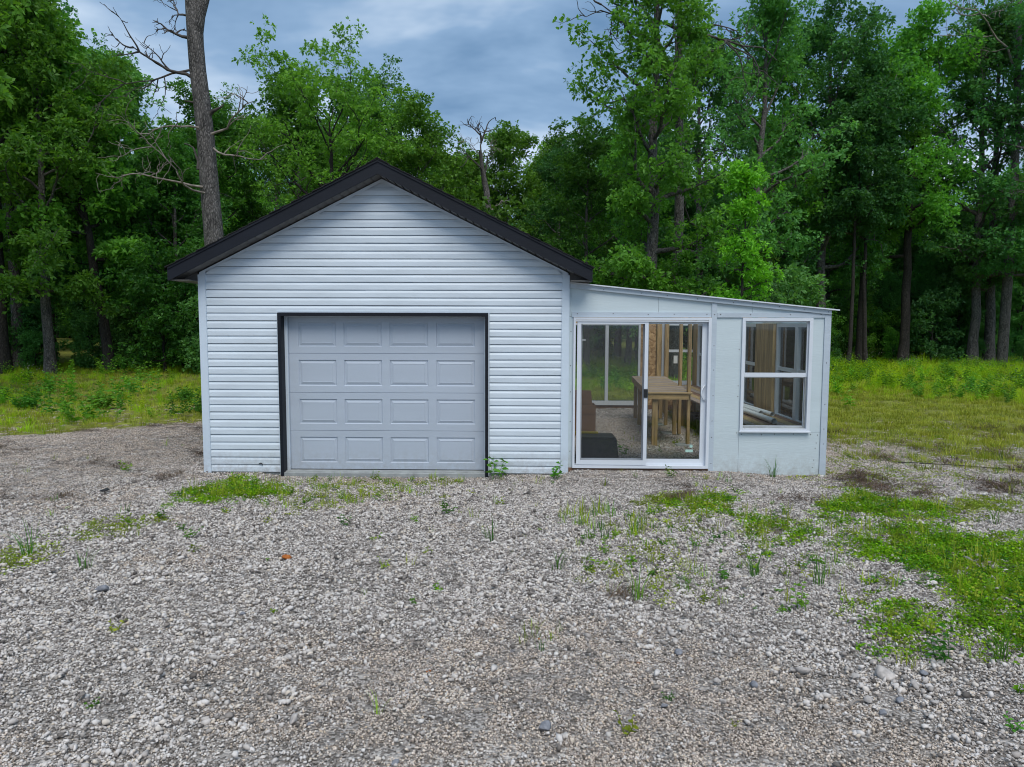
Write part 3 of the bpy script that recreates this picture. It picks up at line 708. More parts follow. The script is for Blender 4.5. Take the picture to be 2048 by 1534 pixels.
# right wall with windows
MB().box(HX1 - .02, HX1 - .001, FY + .081, 7.3, -0.04, 0.565).build('side_panel', MT['panel'], gh)
MB().box(HX1 - .02, HX1 - .001, FY + .081, 7.3, 2.02, 2.10).build('side_panel', MT['panel'], gh)
def side_window(y0, y1):
    w = empty('side_window', (0, 0, 0), gh)
    b = MB(); x0, x1 = 5.78, 5.872
    b.box(x0, x1, y0, y0 + .05, .57, 2.018); b.box(x0, x1, y1 - .05, y1, .57, 2.018)
    b.box(x0, x1, y0 + .05, y1 - .05, .57, .625); b.box(x0, x1, y0 + .05, y1 - .05, 1.965, 2.018); b.box(x0 + .02, x1 - .03, y0 + .05, y1 - .05, 1.30, 1.355)
    b.build('window_frame', MT['upvc'], w)
    MB().box(5.825, 5.829, y0 + .051, y1 - .051, .626, 1.299).build('pane', MT['glass'], w)
    MB().box(5.825, 5.829, y0 + .051, y1 - .051, 1.356, 1.964).build('pane', MT['glass'], w)
for y0, y1 in ((0.16, 0.93), (0.935, 1.76), (2.66, 3.48), (3.49, 4.30), (5.2, 6.0), (6.02, 6.85)): side_window(y0, y1)
for y0 in (1.77, 1.985, 2.20, 2.415, 4.32, 4.535, 4.75, 4.965):
    MB().box(5.735, 5.853, y0, y0 + .212, .57, 2.018, .004).build('stud', MT['wood'], gh)
MB().box(5.76, 5.85, 6.86, 7.2, .57, 2.018, .004).build('stud', MT['wood'], gh)
# rear wall
MB().box(HX0, HX1, 7.24, 7.30, -0.03, 0.118).build('rear_plank', MT['browny'], gh)
MB().box(HX0, HX1, 7.24, 7.30, 2.03, 2.16).build('rear_header', MT['woodx'], gh)
MB().box(4.56, 4.92, 7.24, 7.28, 0.12, 2.029).build('rear_sheathing', MT['osb'], gh)
MB().box(4.93, 5.035, 7.17, 7.28, 0.12, 2.029, .004).build('stud', MT['wood'], gh)
MB().box(5.036, 5.86, 7.24, 7.28, 0.12, 0.60).build('rear_sheathing', MT['osb'], gh)
rd = empty('rear_door', (0, 0, 0), gh)
b = MB(); frame(b, 2.70, 4.555, 0.119, 2.028, 0.05, 7.20, 7.29, .10); b.box(3.74, 3.815, 7.205, 7.285, .22, 1.977); b.build('door_frame', MT['upvc'], rd)
MB().box(2.751, 3.739, 7.245, 7.249, 0.22, 1.977).build('pane', MT['glassg'], rd)
MB().box(3.816, 4.504, 7.245, 7.249, 0.22, 1.977).build('pane', MT['glassg'], rd)
rw = empty('rear_window', (0, 0, 0), gh)
b = MB(); frame(b, 5.045, 5.86, 0.605, 2.028, 0.09, 7.19, 7.285, .09, .05, .03); b.box(5.135, 5.83, 7.20, 7.27, 1.36, 1.42); b.build('window_frame', MT['upvc'], rw)
MB().box(5.136, 5.829, 7.24, 7.244, .696, 1.359).build('pane', MT['glass'], rw)
MB().box(5.136, 5.829, 7.24, 7.244, 1.421, 1.977).build('pane', MT['glass'], rw)
MB().box(5.33, 5.42, 7.232, 7.236, 1.10, 1.28).build('sticker', MT['label'], rw)
MB().box(HX0 - .001, HX0 + .012, .1, 7.2, 0, 2.5).build('inner_lining', MT['osb'], gh)
MB().box(5.09, 5.18, 7.05, 7.14, 0.03, 2.1, .004).build('post', MT['wood'], gh)
MB().box(4.487, 4.535, 2.02, 2.11, 0.03, rz(4.5) - .1, .003).build('post', MT['wood'], gh)
MB().box(4.60, 4.65, 3.2, 3.29, 0.06, rz(4.6) - .1, .003).build('post', MT['wood'], gh)

# things inside the greenhouse
def floor(x, y): return float(height(x, y))
wb = empty('workbench', (3.84, 1.93, 0)); wb.rotation_euler[2] = -0.075; tag(wb, 'slatted wooden workbench standing on the gravel behind the sliding glass door', 'workbench')
for i in range(26):
    y = 0.0 + i * 0.141
    MB().box(0.0, 0.70, y, y + 0.128 + rs.uniform(-.012, .005), 0.895, 0.917 + rs.uniform(-.003, .003), .003).build('slat', MT['greywood'] if i % 3 else MT['woodx'], wb)
MB().box(0.0, 0.64, 0.02, 0.06, 0.805, 0.894, .003).build('apron', MT['woodx'], wb)
MB().box(0.0, 0.04, 0.061, 3.6, 0.805, 0.894, .003).build('apron', MT['wood'], wb)
MB().box(0.645, 0.683, 0.15, 3.6, 0.805, 0.894, .003).build('apron', MT['wood'], wb)
for x, y, w in ((.075, .062, .09), (.56, 1.30, .07), (.56, 2.5, .06), (.045, 2.5, .07), (.045, 3.5, .07), (.56, 3.5, .07)):
    MB().box(x, x + w, y, y + w, 0.05, 0.8945, .004).build('leg', MT['wood'], wb)
sb_ = empty('side_bench', (4.95, 0.2, 0)); tag(sb_, 'low plank bench along the windowed right side inside the greenhouse', 'bench')
for i in range(6):
    MB().box(i * 0.137, i * 0.137 + 0.13, 0, 6.7, 0.585, 0.62 + rs.uniform(-.004, .004), .003).build('plank', (MT['greywood'], MT['wood'], MT['browny'])[i % 3], sb_)
for x in (0.02, 0.72):
    for y in (0.05, 2.2, 4.4, 6.5): MB().box(x, x + .07, y, y + .07, 0.0, 0.584).build('leg', MT['wood'], sb_)
for i, (x, y, z, l, r_) in enumerate(((5.34, 0.47, 0.663, 3.2, .040), (5.60, 1.30, 0.655, 3.0, .034), (5.50, 1.52, 0.653, 2.9, .031), (5.16, 1.55, 0.656, 1.6, .034))):
    b = MB(); b.tube([(0, 0, 0), (0, l, 0)], [r_, r_], 14, hollow=True); b.tube([(0, l, 0), (0, 0, 0)], [r_ * .86, r_ * .86], 14, hollow=True)
    o = b.build('plastic_pipe', MT['pvc'], None, (x, y, z), smooth=True, fix=False); o.rotation_euler[2] = (0.03, .06, .05, .02)[i]
    tag(o, ('thick white pipe on the plank bench, nearest the front window', 'white pipe on the bench lying closest to the side windows', 'white pipe lying in the middle of the pipes on the bench', 'short white pipe on the bench end nearest the sliding door')[i], 'pipe', 'white pipes on the plank bench')
cb = empty('cardboard_box', (2.74, 3.0, floor(2.9, 3.2))); tag(cb, 'tall brown cardboard box with a raised flap behind the left door pane', 'box')
b = MB(); b.box(0, .375, 0, .012, 0, .55); b.box(0, .375, .388, .40, 0, .55); b.box(0, .012, .012, .388, 0, .55); b.box(.363, .375, .012, .388, 0, .55); b.box(.012, .363, .012, .388, 0, .012)
b.build('carton', MT['card'], cb)
MB().prism([(0.0, .552), (.33, .552), (.31, .79), (.0, .80)], .20, .206).build('flap', MT['card'], cb)
MB().box(.0, .365, -.012, -.004, .40, .548).build('flap', MT['card'], cb)
tt = empty('storage_tote', (2.64, 0.72, floor(2.9, 0.9))); tag(tt, 'black plastic storage tote on the gravel just inside the sliding door', 'tote')
b = MB(); vs = []
for z, i in ((0, 0.0), (.30, -.03)): vs += [(0.02 + i, 0.02 + i, z), (.555 - i, 0.02 + i, z), (.555 - i, .38 - i, z), (0.02 + i, .38 - i, z)]
vs = [(v[0], v[1], .30 - v[2]) for v in vs]
b.add(vs, [(0, 1, 2, 3), (7, 6, 5, 4), (0, 4, 5, 1), (1, 5, 6, 2), (2, 6, 7, 3), (3, 7, 4, 0)]); b.build('tub', MT['tote'], tt)
MB().box(0.0, .54, 0, .40, .301, .335, .008).build('lid', MT['tote'], tt)
o = MB().box(0, .34, 0, .05, 0, .028, .004).build('spirit_level', MT['yellow'], None, (2.62, 1.04, floor(2.9, 0.9) + .336)); tag(o, 'yellow spirit level lying on the lid of the black tote', 'level')
for i, (x, y) in enumerate(((4.42, 1.97), (4.42, 3.22), (4.42, 4.42))):
    o = MB().box(-.13, .13, -.1, .1, 0, .05, .01).build('paving_stone', MT['conc'], None, (x + .03, y + .08, floor(x, y) - .015))
    tag(o, ('grey paver on the gravel under the tall wooden post', 'grey paver under the middle bench leg', 'small grey paver under the far bench leg')[i], 'paver', 'pavers under the bench legs')
for i, (x, y, h) in enumerate(((5.15, 3.6, .3), (5.45, 3.9, .26), (5.2, 4.4, .33))):
    o = MB().tube([(0, 0, 0), (0, 0, h), (0, 0, h), (0, 0, h - .03)], [.11, .15, .135, .13], 14).build('plant_pot', MT['pot'], None, (x, y, floor(x, y) - .01)); tag(o, 'dark plastic plant pot stored under the plank bench', 'pot', 'dark pots under the plank bench')

# ------------------------------------------------------------------ foliage builders
def unit(a): return a / (np.linalg.norm(a, axis=-1, keepdims=True) + 1e-9)

def leaves(pos, d, L, wr, g, droop=0.15):
    """folded pointed leaves, two triangles each"""
    n = len(pos); d = unit(d); s = unit(np.cross(d, g.normal(size=(n, 3)) * .8 + np.array([0, -.15, .7]))); nn = np.cross(s, d)
    nn *= np.sign(nn[:, 2:3] + 1e-6)
    L = L[:, None]; mid = pos + d * L * 0.52
    V = np.stack([pos, mid + s * L * wr * .5 + nn * L * .06, pos + d * L - np.array([0, 0, 1]) * L * droop, mid - s * L * wr * .5 + nn * L * .06], 1)
    i = np.arange(n)[:, None] * 4
    F = np.concatenate([i + np.array([[0, 1, 2]]), i + np.array([[0, 2, 3]])], 1).reshape(-1, 3)
    return V.reshape(-1, 3), F

def sprays(C, R, g, n_spray, n_leaf, leaf, flat=0.65, up=0.35, wr=0.5):
    """clumps of leaf sprays round the centres C with radii R"""
    m = len(C)
    p = unit(g.normal(size=(m, n_spray, 3))) * (g.random((m, n_spray, 1)) ** 0.45)
    p[..., 2] *= flat
    P = C[:, None, :] + p * R[:, None, None]
    D = unit(p + np.array([0, 0, up]) + g.normal(size=p.shape) * 0.35)
    P = P.reshape(-1, 3); D = D.reshape(-1, 3); k = len(P)
    dd = unit(D[:, None, :] * 0.55 + g.normal(size=(k, n_leaf, 3)) * 0.62)
    LL = leaf * g.uniform(0.65, 1.25, (k, n_leaf))
    pos = P[:, None, :] + dd * LL[..., None] * 0.15
    V, F = leaves(pos.reshape(-1, 3), dd.reshape(-1, 3), LL.ravel(), wr, g)
    clump = np.repeat(g.random(m), n_spray); sp = np.clip(clump * .55 + g.random(k) * .35, 0, 1)
    var = np.repeat(np.clip(np.repeat(sp, n_leaf) + g.normal(size=k * n_leaf) * .08, 0, 1), 2)
    return V, F, var

def curve(p0, d0, length, g, n=6, wander=0.22, lift=0.10):
    P = [np.array(p0, float)]; d = np.array(d0, float)
    for i in range(n):
        d = d + g.normal(size=3) * wander + np.array([0, 0, lift]); d = d / np.linalg.norm(d); P.append(P[-1] + d * length / n)
    return np.array(P)

def tree_meshes(name, seed, H, r0, base, R, limbs, leaf=0.17, leafm='leaf', barkm='bark', dens=1.0, lean=(0, 0), fork=0.0, clump=0.55, taper=0.55, sec=6, low=0.0, top=1.0, topw=.95):
    """tapered trunk and limbs in one mesh, leaf sprays along the outer branches in another"""
    g = np.random.default_rng(seed)
    n = 14; t = np.linspace(0, 1, n)
    P = np.stack([lean[0] * t ** 1.3 * H, lean[1] * t ** 1.3 * H, t * H * 0.94], 1)
    P[1:, :2] += np.cumsum(g.normal(size=(n - 1, 2)) * 0.035 * H / 12, 0)
    rr = r0 * (1 - t * 0.93) ** 0.8; rr[0] *= 1.35; P[0, 2] -= 0.25
    V, F = tube(P, rr, 9); VS, FS = [V], [F]; off = len(V)
    C, CR = [], []
    def put(Q, R_, k):
        nonlocal off
        v, f = tube(Q, R_, k); VS.append(v); FS.append(f + off); off += len(v)
    for i in range(limbs):
        h = base + (top - base) * (i + 0.5) / limbs + g.uniform(-.03, .03); h = min(h, .97)
        az = i * 2.39996 + g.uniform(-.5, .5)
        rel = (h - base) / (1 - base)
        prof = (0.55 + 0.9 * rel) if rel < 0.4 else (0.91 + 0.09 - (rel - .4) * topw)
        L = R * max(0.3, prof) * g.uniform(0.75, 1.25)
        el = rad(8 + 50 * rel + g.uniform(-12, 18))
        p0 = np.array([np.interp(h, t, P[:, k]) for k in range(3)])
        d0 = np.array([math.cos(az) * math.cos(el), math.sin(az) * math.cos(el), math.sin(el)])
        Q = curve(p0, d0, L, g, 7, 0.17, 0.06)
        rb = max(0.025, np.interp(h, t, rr) * taper)
        put(Q, rb * (1 - np.linspace(0, 1, len(Q)) * .85), 6)
        for j in range(sec):
            u = 0.30 + 0.7 * (j + g.random()) / sec
            q0 = np.array([np.interp(u, np.linspace(0, 1, len(Q)), Q[:, k]) for k in range(3)])
            dq = unit(d0 * 0.7 + g.normal(size=3) * 0.65 + np.array([0, 0, .12]))
            q = curve(q0, dq, L * g.uniform(0.28, 0.5), g, 4, 0.22, 0.05)
            put(q, max(.010, rb * .32) * (1 - np.linspace(0, 1, len(q)) * .8), 4)
            for w in (0.45, 0.8, 1.0):
                c = np.array([np.interp(w, np.linspace(0, 1, len(q)), q[:, k]) for k in range(3)]) + g.normal(size=3) * .12
                C.append(c); CR.append(clump * g.uniform(0.7, 1.3))
    # leader tuft
    for w in (0.86, 0.92, 0.97, 1.0):
        for _ in range(2):
            C.append(np.array([np.interp(w, t, P[:, k]) for k in range(3)]) + g.normal(size=3) * [.5, .5, .25]); CR.append(clump)
    me_t = mk(name + '_trunk', np.concatenate(VS), np.concatenate(FS), MT[barkm], True)
    Vl, Fl, var = sprays(np.array(C), np.array(CR), g, max(4, int(13 * dens)), 6, leaf)
    me_c = mk(name + '_crown', Vl, Fl, MT[leafm], False, {'var': var})
    return me_t, me_c

def plant_tree(name, meshes, x, y, rz_=0.0, s=1.0, label=None, cat='tree', group=None, sz=None):
    root = empty(name, (x, y, float(height(x, y)))); root.rotation_euler[2] = rz_; root.scale = (s, s, sz or s)
    link('trunk', meshes[0], root); link('crown', meshes[1], root)
    return tag(root, label, cat, group)

TM = {}
TM['oakA'] = tree_meshes('oak', 1, 13.0, .20, .22, 3.3, 20)
TM['oakB'] = tree_meshes('oak', 2, 15.0, .23, .22, 3.6, 26, leafm='leafd', dens=.75, clump=.5)
TM['oakC'] = tree_meshes('oak', 3, 12.0, .19, .18, 3.6, 20)
TM['oakD'] = tree_meshes('oak', 4, 17.0, .24, .26, 3.6, 27, leafm='leafd', dens=.72, clump=.5)
TM['oakE'] = tree_meshes('oak', 5, 14.0, .21, .35, 3.0, 18, barkm='barkd')
TM['slim'] = tree_meshes('maple', 6, 10.0, .11, .15, 1.9, 18, leaf=.15, clump=.45, leafm='leafd', barkm='barkd')
TM['open'] = tree_meshes('oak', 8, 12.3, .24, .16, 4.4, 26, dens=.8, clump=.52, taper=.7, barkm='barkd', topw=.45)
TM['narrow'] = tree_meshes('oak', 9, 18.0, .26, .14, 2.8, 34, dens=.85, clump=.48, lean=(.03, 0))
TM['young'] = tree_meshes('sapling', 10, 6.8, .06, .10, .72, 20, leaf=.12, clump=.23, leafm='leafy', barkm='barkd', dens=.42, sec=4, lean=(-.02, 0))
TM['shrub'] = tree_meshes('shrub', 11, 2.6, .04, .06, 1.25, 12, leaf=.12, clump=.34, leafm='leafd', barkm='barkd', dens=.7, sec=4)
TM['shrubb'] = tree_meshes('shrub', 12, 3.4, .05, .06, 1.6, 13, leaf=.13, clump=.38, leafm='leaf', barkm='barkd', dens=.7, sec=4)
TM['poleA'] = tree_meshes('maple', 13, 13.0, .10, .48, 2.2, 16, leaf=.17, clump=.5, leafm='leafd', barkm='barkd')

# trees at the edge of the clearing
G1 = 'trees at the edge of the clearing'
FRONT = [
 ('oak_tree', 'oakE', -13.9, 12.0, 0.3, 0.92, 'dark trunked oak at the far left edge of the woods'),
 ('oak_tree', 'oakA', -14.6, 13.6, 2.0, 1.05, 'second oak from the left edge, dark trunk behind the meadow'),
 ('oak_tree', 'oakA', -12.5, 12.0, 4.1, 0.80, 'straight grey trunked oak behind the left meadow'),
 ('oak_tree', 'oakC', -10.0, 15.0, 1.2, 0.95, 'oak with a slender grey trunk at the right end of the left meadow'),
 ('oak_tree', 'oakB', -15.8, 17.0, 5.0, 1.02, 'tall loose crowned oak rising against the sky at upper left'),
 ('oak_tree', 'oakC', -10.9, 20.0, 2.6, 1.14, 'oak whose top shows just right of the tall bare trunk'),
 ('oak_tree', 'open', -5.0, 17.0, 0.4, 1.06, 'broad open crowned oak rising behind the left side of the garage roof'),
 ('oak_tree', 'oakC', -2.6, 21.0, 3.0, .92, 'oak behind the garage roof peak, right of the broad oak'),
 ('oak_tree', 'oakA', 0.9, 28.0, 1.0, .90, 'round topped oak behind the garage, beside the forked dead snag'),
 ('oak_tree', 'oakC', 3.7, 29.0, 4.4, 1.0, 'dense oak between the dead snag and the tall narrow oak'),
 ('oak_tree', 'oakC', 4.4, 20.0, 5.6, .80, 'lower bright oak over the right slope of the garage roof'),
 ('oak_tree', 'narrow', 6.1, 15.0, 0.2, 0.95, 'tall narrow shaggy oak behind the junction of garage and greenhouse'),
 ('sapling_tree', 'young', 8.0, 11.0, 1.0, 1.0, 'slim yellow green sapling standing behind the greenhouse roof'),
 ('oak_tree', 'oakD', 11.6, 22.0, 3.3, .98, 'tall dark oak right of the narrow oak, behind the sapling'),
 ('oak_tree', 'oakB', 16.2, 26.0, 1.4, 1.12, 'tall oak with a full crown above the right end of the greenhouse'),
 ('oak_tree', 'oakE', 20.9, 27.0, 2.2, 1.18, 'oak with a thick black trunk standing alone in the right tree line'),
 ('oak_tree', 'oakE', 19.2, 28.0, 0.6, 1.1, 'dark trunked oak just left of the thick black trunk'),
 ('oak_tree', 'oakD', 24.4, 27.0, 5.3, 1.02, 'left one of the two grey leaning trunks at the right meadow'),
 ('oak_tree', 'oakB', 25.6, 27.6, 2.9, 1.15, 'right one of the two grey trunks at the right meadow'),
 ('oak_tree', 'oakD', 25.5, 24.5, 1.9, 1.0, 'grey trunked oak nearest the right edge of the picture'),
 ('oak_tree', 'oakB', 9.6, 22.5, 3.9, .93, 'oak close behind the sapling, left of the tall dark oak'),
 ('oak_tree', 'oakA', 14.0, 27.0, 5.1, 1.12, 'oak filling the gap between the two tallest dark oaks'),
 ('oak_tree', 'oakC', -7.9, 22.0, 0.8, .95, 'dense oak low behind the left roof slope, between trunk and broad oak'),
 ('oak_tree', 'oakC', -6.6, 26.5, 2.7, 1.0, 'oak far behind the left roof slope, hidden by the broad oak'),
 ('oak_tree', 'poleA', 17.0, 24.5, 0.9, 1.0, 'slim dark pole tree beside the right corner of the greenhouse'),
 ('oak_tree', 'poleA', 18.4, 25.5, 2.9, 1.1, 'thin pale pole tree right of the greenhouse corner'),
]
SKY_A = np.array([-.75, -.62, -.57, -.54, -.50, -.47, -.43, -.40, -.37, -.33, -.27, -.22, -.16, -.13, -.1, -.02, .05, .1, .14, .2, .3, .38, .45, .6, .75])
SKY_T = np.array([.46, .45, .40, .31, .24, .24, .30, .35, .30, .31, .37, .38, .32, .27, .235, .265, .265, .26, .33, .42, .40, .42, .43, .44, .46])
def cap(x, y, H, k=1.0):
    """largest scale that keeps a tree under the canopy line seen from the yard"""
    d = y + 9.5; a = (x - 1.86) / d; w = 1.2 / d
    return min(1.0, (np.interp(a, SKY_A, SKY_T) * k * d + 2.0) / H)
def tall_of(k):
    me = TM[k][1]; co = np.zeros(len(me.vertices) * 3, np.float32); me.vertices.foreach_get('co', co); return float(co[2::3].max())
TH = {k: tall_of(k) for k in TM}
for i_, f_ in enumerate(FRONT):
    if f_[3] > 12.5 and f_[2] < 6: FRONT[i_] = f_[:5] + (min(f_[5], cap(f_[2], f_[3], TH[f_[1]], 1.04)),) + f_[6:]
for nm, kind, x, y, r_, s, lab in FRONT: plant_tree(nm, TM[kind], x, y, r_, s, lab, 'tree', G1)
plant_tree('oak_tree', tree_meshes('oak', 21, 10.0, .17, .34, 2.4, 16, lean=(-.12, 0), barkm='barkd'), -11.3, 13.0, 0, 1.0, 'dark oak trunk leaning left behind the left meadow', 'tree', G1)
plant_tree('oak_tree', TM['oakA'], -10.5, 3.3, 1.0, 1.0, 'near oak reaching into the left edge of the picture with large leaves', 'tree', G1)

KW = dict(oakA='spreading oak', oakB='tall blue green oak', oakC='broad low oak', oakD='very tall oak', oakE='dark barked oak', slim='slim dark stemmed maple', poleA='high crowned pole maple')
def ZONE(x, y):
    a = (x - 1.86) / (y + 9.5)
    d = 'far back in' if y > 42 else ('deep in' if y > 28 else 'just inside')
    return '%s ' + d + ' the woods ' + ('beyond the left meadow' if a < -.42 else 'behind the left roof slope' if a < -.2 else 'behind the right roof slope' if a < .12 else 'behind the greenhouse' if a < .42 else 'beyond the right meadow')
# woodland behind: how high the canopy stands in each direction from the yard
g = np.random.default_rng(55); placed = [(f[2], f[3]) for f in FRONT]
kinds = ['oakA', 'oakB', 'oakC', 'oakD', 'oakE', 'slim', 'poleA', 'slim']
cnt = 0
for _ in range(4000):
    if cnt >= 165: break
    y = g.uniform(15, 62); x = -1 + g.uniform(-1, 1) * (12 + y * .80) + y * .08
    lo = np.interp(x, [-20, -12, -8, 0, 8, 14, 30], [16, 17, 20, 24, 23, 27, 30])
    if y < lo: continue
    if min((x - a) ** 2 + (y - c) ** 2 for a, c in placed) < 2.05 ** 2: continue
    placed.append((x, y)); cnt += 1
    k = kinds[int(g.integers(len(kinds)))]; s = g.uniform(.78, 1.0)
    s = min(s, cap(x, y, TH[k], .97 if x < 10 else .72))
    if s < .5: k = 'slim'; s = min(1.0, cap(x, y, TH[k], .93))
    plant_tree('woodland_tree', TM[k], x, y, g.uniform(0, 6.28), s, ZONE(x, y) % (KW[k],), 'tree', 'woodland trees behind the front row')

SH = [(-9.3, 12.6, 1.0, 'shrubb', 'bright leafy shrub at the wood edge left of the garage'), (-7.6, 12.2, .85, 'shrub', 'dark shrub close to the left wall of the garage'), (22.6, 27.5, 1.3, 'shrub', 'round dark shrub between the black trunk and the grey trunks'),
      (10.4, 16.5, 1.2, 'shrub', 'leafy shrub behind the greenhouse roof below the sapling'), (11.5, 17.0, 1.4, 'shrub', 'large shrub behind the middle of the greenhouse')]
for x, y, s, k, lab in SH: plant_tree('shrub', TM[k], x, y, x * 3, s, lab, 'shrub', 'shrubs at the wood edge')
for i in range(20):
    x, y = (g.uniform(12, 33), g.uniform(28.5, 34)) if i % 3 else (g.uniform(-18, -8), g.uniform(15.5, 19))
    plant_tree('edge_maple', TM['slim'], x, y, g.uniform(0, 6.28), g.uniform(.45, .8), 'low leafy maple between the trunks beyond the right meadow' if x > 0 else 'low leafy maple between the trunks beyond the left meadow', 'tree', 'low maples between the trunks')
for i in range(34):
    if i < 17: x, y = g.uniform(-17, -7.5), g.uniform(12.0, 15.5); where = 'low bush in the undergrowth behind the left meadow'
    else: x, y = g.uniform(13, 31), g.uniform(26.5, 30.0); where = 'low bush in the undergrowth behind the right meadow'
    plant_tree('undergrowth_bush', TM['shrub' if i % 3 else 'shrubb'], x, y, g.uniform(0, 6.28), g.uniform(.35, .8), where, 'shrub', 'undergrowth along the wood edge')
cnt = 0
for _ in range(900):
    if cnt >= 95: break
    y = g.uniform(14, 58); x = -2 + g.uniform(-1, 1) * (14 + y * .95) + y * .1
    lo = np.interp(x, [-20, -12, -8, 0, 8, 14, 30], [15.5, 16, 19, 18, 18, 26, 29.5])
    if y < lo: continue
    cnt += 1
    plant_tree('understory_shrub', TM['shrub' if cnt % 2 else 'shrubb'], x, y, g.uniform(0, 6.28), g.uniform(1.0, 1.9), (ZONE(x, y) % ('dark understory shrub' if cnt % 2 else 'bright understory shrub',)), 'shrub', 'understory shrubs in the woods')

# far wood that reads as one mass
n = 1500
ang = g.uniform(-1.15, 1.15, n); rr_ = g.uniform(66, 84, n)
C = np.stack([np.sin(ang) * rr_, np.cos(ang) * rr_, g.random(n) ** 1.15 * 12.5], 1)
Vl, Fl, var = sprays(C, g.uniform(1.2, 2.4, n), g, 12, 5, .75, .8, .2, .6)
tag(link('distant_woodland', mk('distant_woodland', Vl, Fl, MT['leafd'], False, {'var': var})), 'far mass of trees closing the view between the trunks', 'woodland', kind='stuff')

# tall bare trunk and the dead snag
def dead_tree(name, label, spine, radii, branches, matk, loc, extra=()):
    root = empty(name, loc); tag(root, label, 'tree', 'dead trees behind the garage')
    V, F = tube(np.array(spine, float), np.array(radii, float), 14)
    VS, FS, off = [V], [F], len(V)
    for sp, rr in extra:
        v, f = tube(np.array(sp, float), np.array(rr, float), 12); VS.append(v); FS.append(f + off); off += len(v)
    link('trunk', mk('trunk', np.concatenate(VS), np.concatenate(FS), MT[matk], True), root)
    g = np.random.default_rng(len(label))
    for (p0, d0, L, r, depth, mk_) in branches:
        VS, FS, off = [], [], 0
        stack = [(np.array(p0, float), np.array(d0, float), L, r, depth)]
        while stack:
            p, d, l_, r_, dp = stack.pop()
            Q = curve(p, d, l_, g, 7, 0.26, 0.02)
            R_ = np.maximum(.0055, r_ * (1 - np.linspace(0, 1, len(Q)) * .75))
            v, f = tube(Q, R_, 5); VS.append(v); FS.append(f + off); off += len(v)
            if dp > 0:
                for _ in range(int(g.integers(4, 7))):
                    u = g.uniform(.25, 1.0); q = np.array([np.interp(u, np.linspace(0, 1, len(Q)), Q[:, k]) for k in range(3)])
                    nd = unit(unit(Q[-1] - Q[0]) * .7 + g.normal(size=3) * .65)
                    stack.append((q, nd, l_ * g.uniform(.3, .6), r_ * .5, dp - 1))
        link('branch', mk('branch', np.concatenate(VS), np.concatenate(FS), MT[mk_], True), root)
    return root
bz = float(height(-6, 9))
spine = [(0.22, 0, -.3), (.16, 0, .3), (.12, 0, 1.5), (.05, 0, 3), (-.02, 0, 4.2), (-.08, 0, 5.3), (-.14, .02, 6.3), (-.20, 0, 7.2), (-.28, 0, 8.0), (-.31, 0, 8.6), (-.32, 0, 9.3), (-.40, .05, 10.2), (-.55, .1, 11.8), (-.6, .1, 13.5)]
dead_tree('bare_trunk_tree', 'tall bare rough barked trunk with dead limbs behind the left roof slope', spine, [.40, .31, .27, .248, .235, .224, .212, .203, .197, .192, .20, .16, .12, .06],
  [((-.15, -.2, 5.05), (-.95, -.25, .12), 2.0, .036, 2, 'deadw'), ((-.1, -.2, 4.9), (-.8, -.5, -.25), 2.1, .030, 2, 'deadw'),
   ((.10, -.2, 6.35), (.95, -.3, .12), 1.7, .034, 2, 'deadw'), ((.15, -.2, 6.0), (.5, -.5, -.45), 1.6, .03, 1, 'deadw'), ((-.2, -.22, 6.5), (-.75, -.5, -.3), 1.5, .03, 1, 'deadw'),
   ((-.35, 0, 7.75), (-1, -.05, -.12), 1.55, .050, 2, 'deadd'), ((-.35, -.1, 7.95), (-1, -.1, -.02), 1.9, .032, 2, 'deadd'), ((-.4, 0, 8.75), (-.9, -.2, .25), .8, .05, 2, 'deadd'), ((-.45, -.1, 9.25), (-.8, -.1, .5), .9, .03, 2, 'deadd'),
   ((-.3, -.1, 5.5), (-.7, -.2, .65), .8, .05, 0, 'deadd'), ((0, 0, 6.9), (.6, -.3, .15), .45, .06, 0, 'deadd'), ((-.25, 0, 7.1), (-.5, -.3, .7), .4, .05, 0, 'deadd')],
  'bark', (-6.10, 9.0, bz), [([(-.32, 0, 8.7), (-.22, 0, 9.3), (-.08, 0, 9.7), (.12, .05, 10.6), (.2, .1, 12)], [.18, .17, .15, .13, .08])])
dead_tree('dead_snag', 'pale forked dead snag rising above the right slope of the garage roof', [(.35, 0, -.2), (.3, 0, 3), (.26, 0, 6.2), (.16, 0, 7.4), (0, 0, 8.2), (-.1, 0, 9.0)], [.22, .19, .15, .12, .09, .06],
  [((.2, 0, 7.0), (-.45, 0, .9), 2.6, .08, 2, 'deadd'), ((-.05, 0, 8.5), (.3, 0, .95), .9, .02, 2, 'deadw'), ((-.1, 0, 8.8), (-.4, 0, .9), .8, .02, 2, 'deadw'), ((.22, 0, 6.5), (.6, 0, .8), .8, .04, 1, 'deadw'), ((.1, 0, 8.1), (.7, 0, .75), .9, .04, 1, 'deadd')],
  'bark', (0.15, 20.0, float(height(0.15, 20))))
dead_tree('dead_topped_tree', 'bare dead limbs sticking out above the tall narrow oak', [(0, 0, -.2), (.1, 0, 6), (0, 0, 11), (-.1, 0, 15)], [.2, .17, .12, .07],
  [((0, 0, 11), (-.9, 0, .35), 4.2, .07, 2, 'deadd'), ((0, 0, 12.3), (-.9, 0, .6), 3.6, .06, 2, 'deadd'), ((0, 0, 12), (.8, 0, .75), 5.0, .07, 2, 'deadd')],
  'bark', (7.3, 16.8, float(height(7.3, 16.8))))
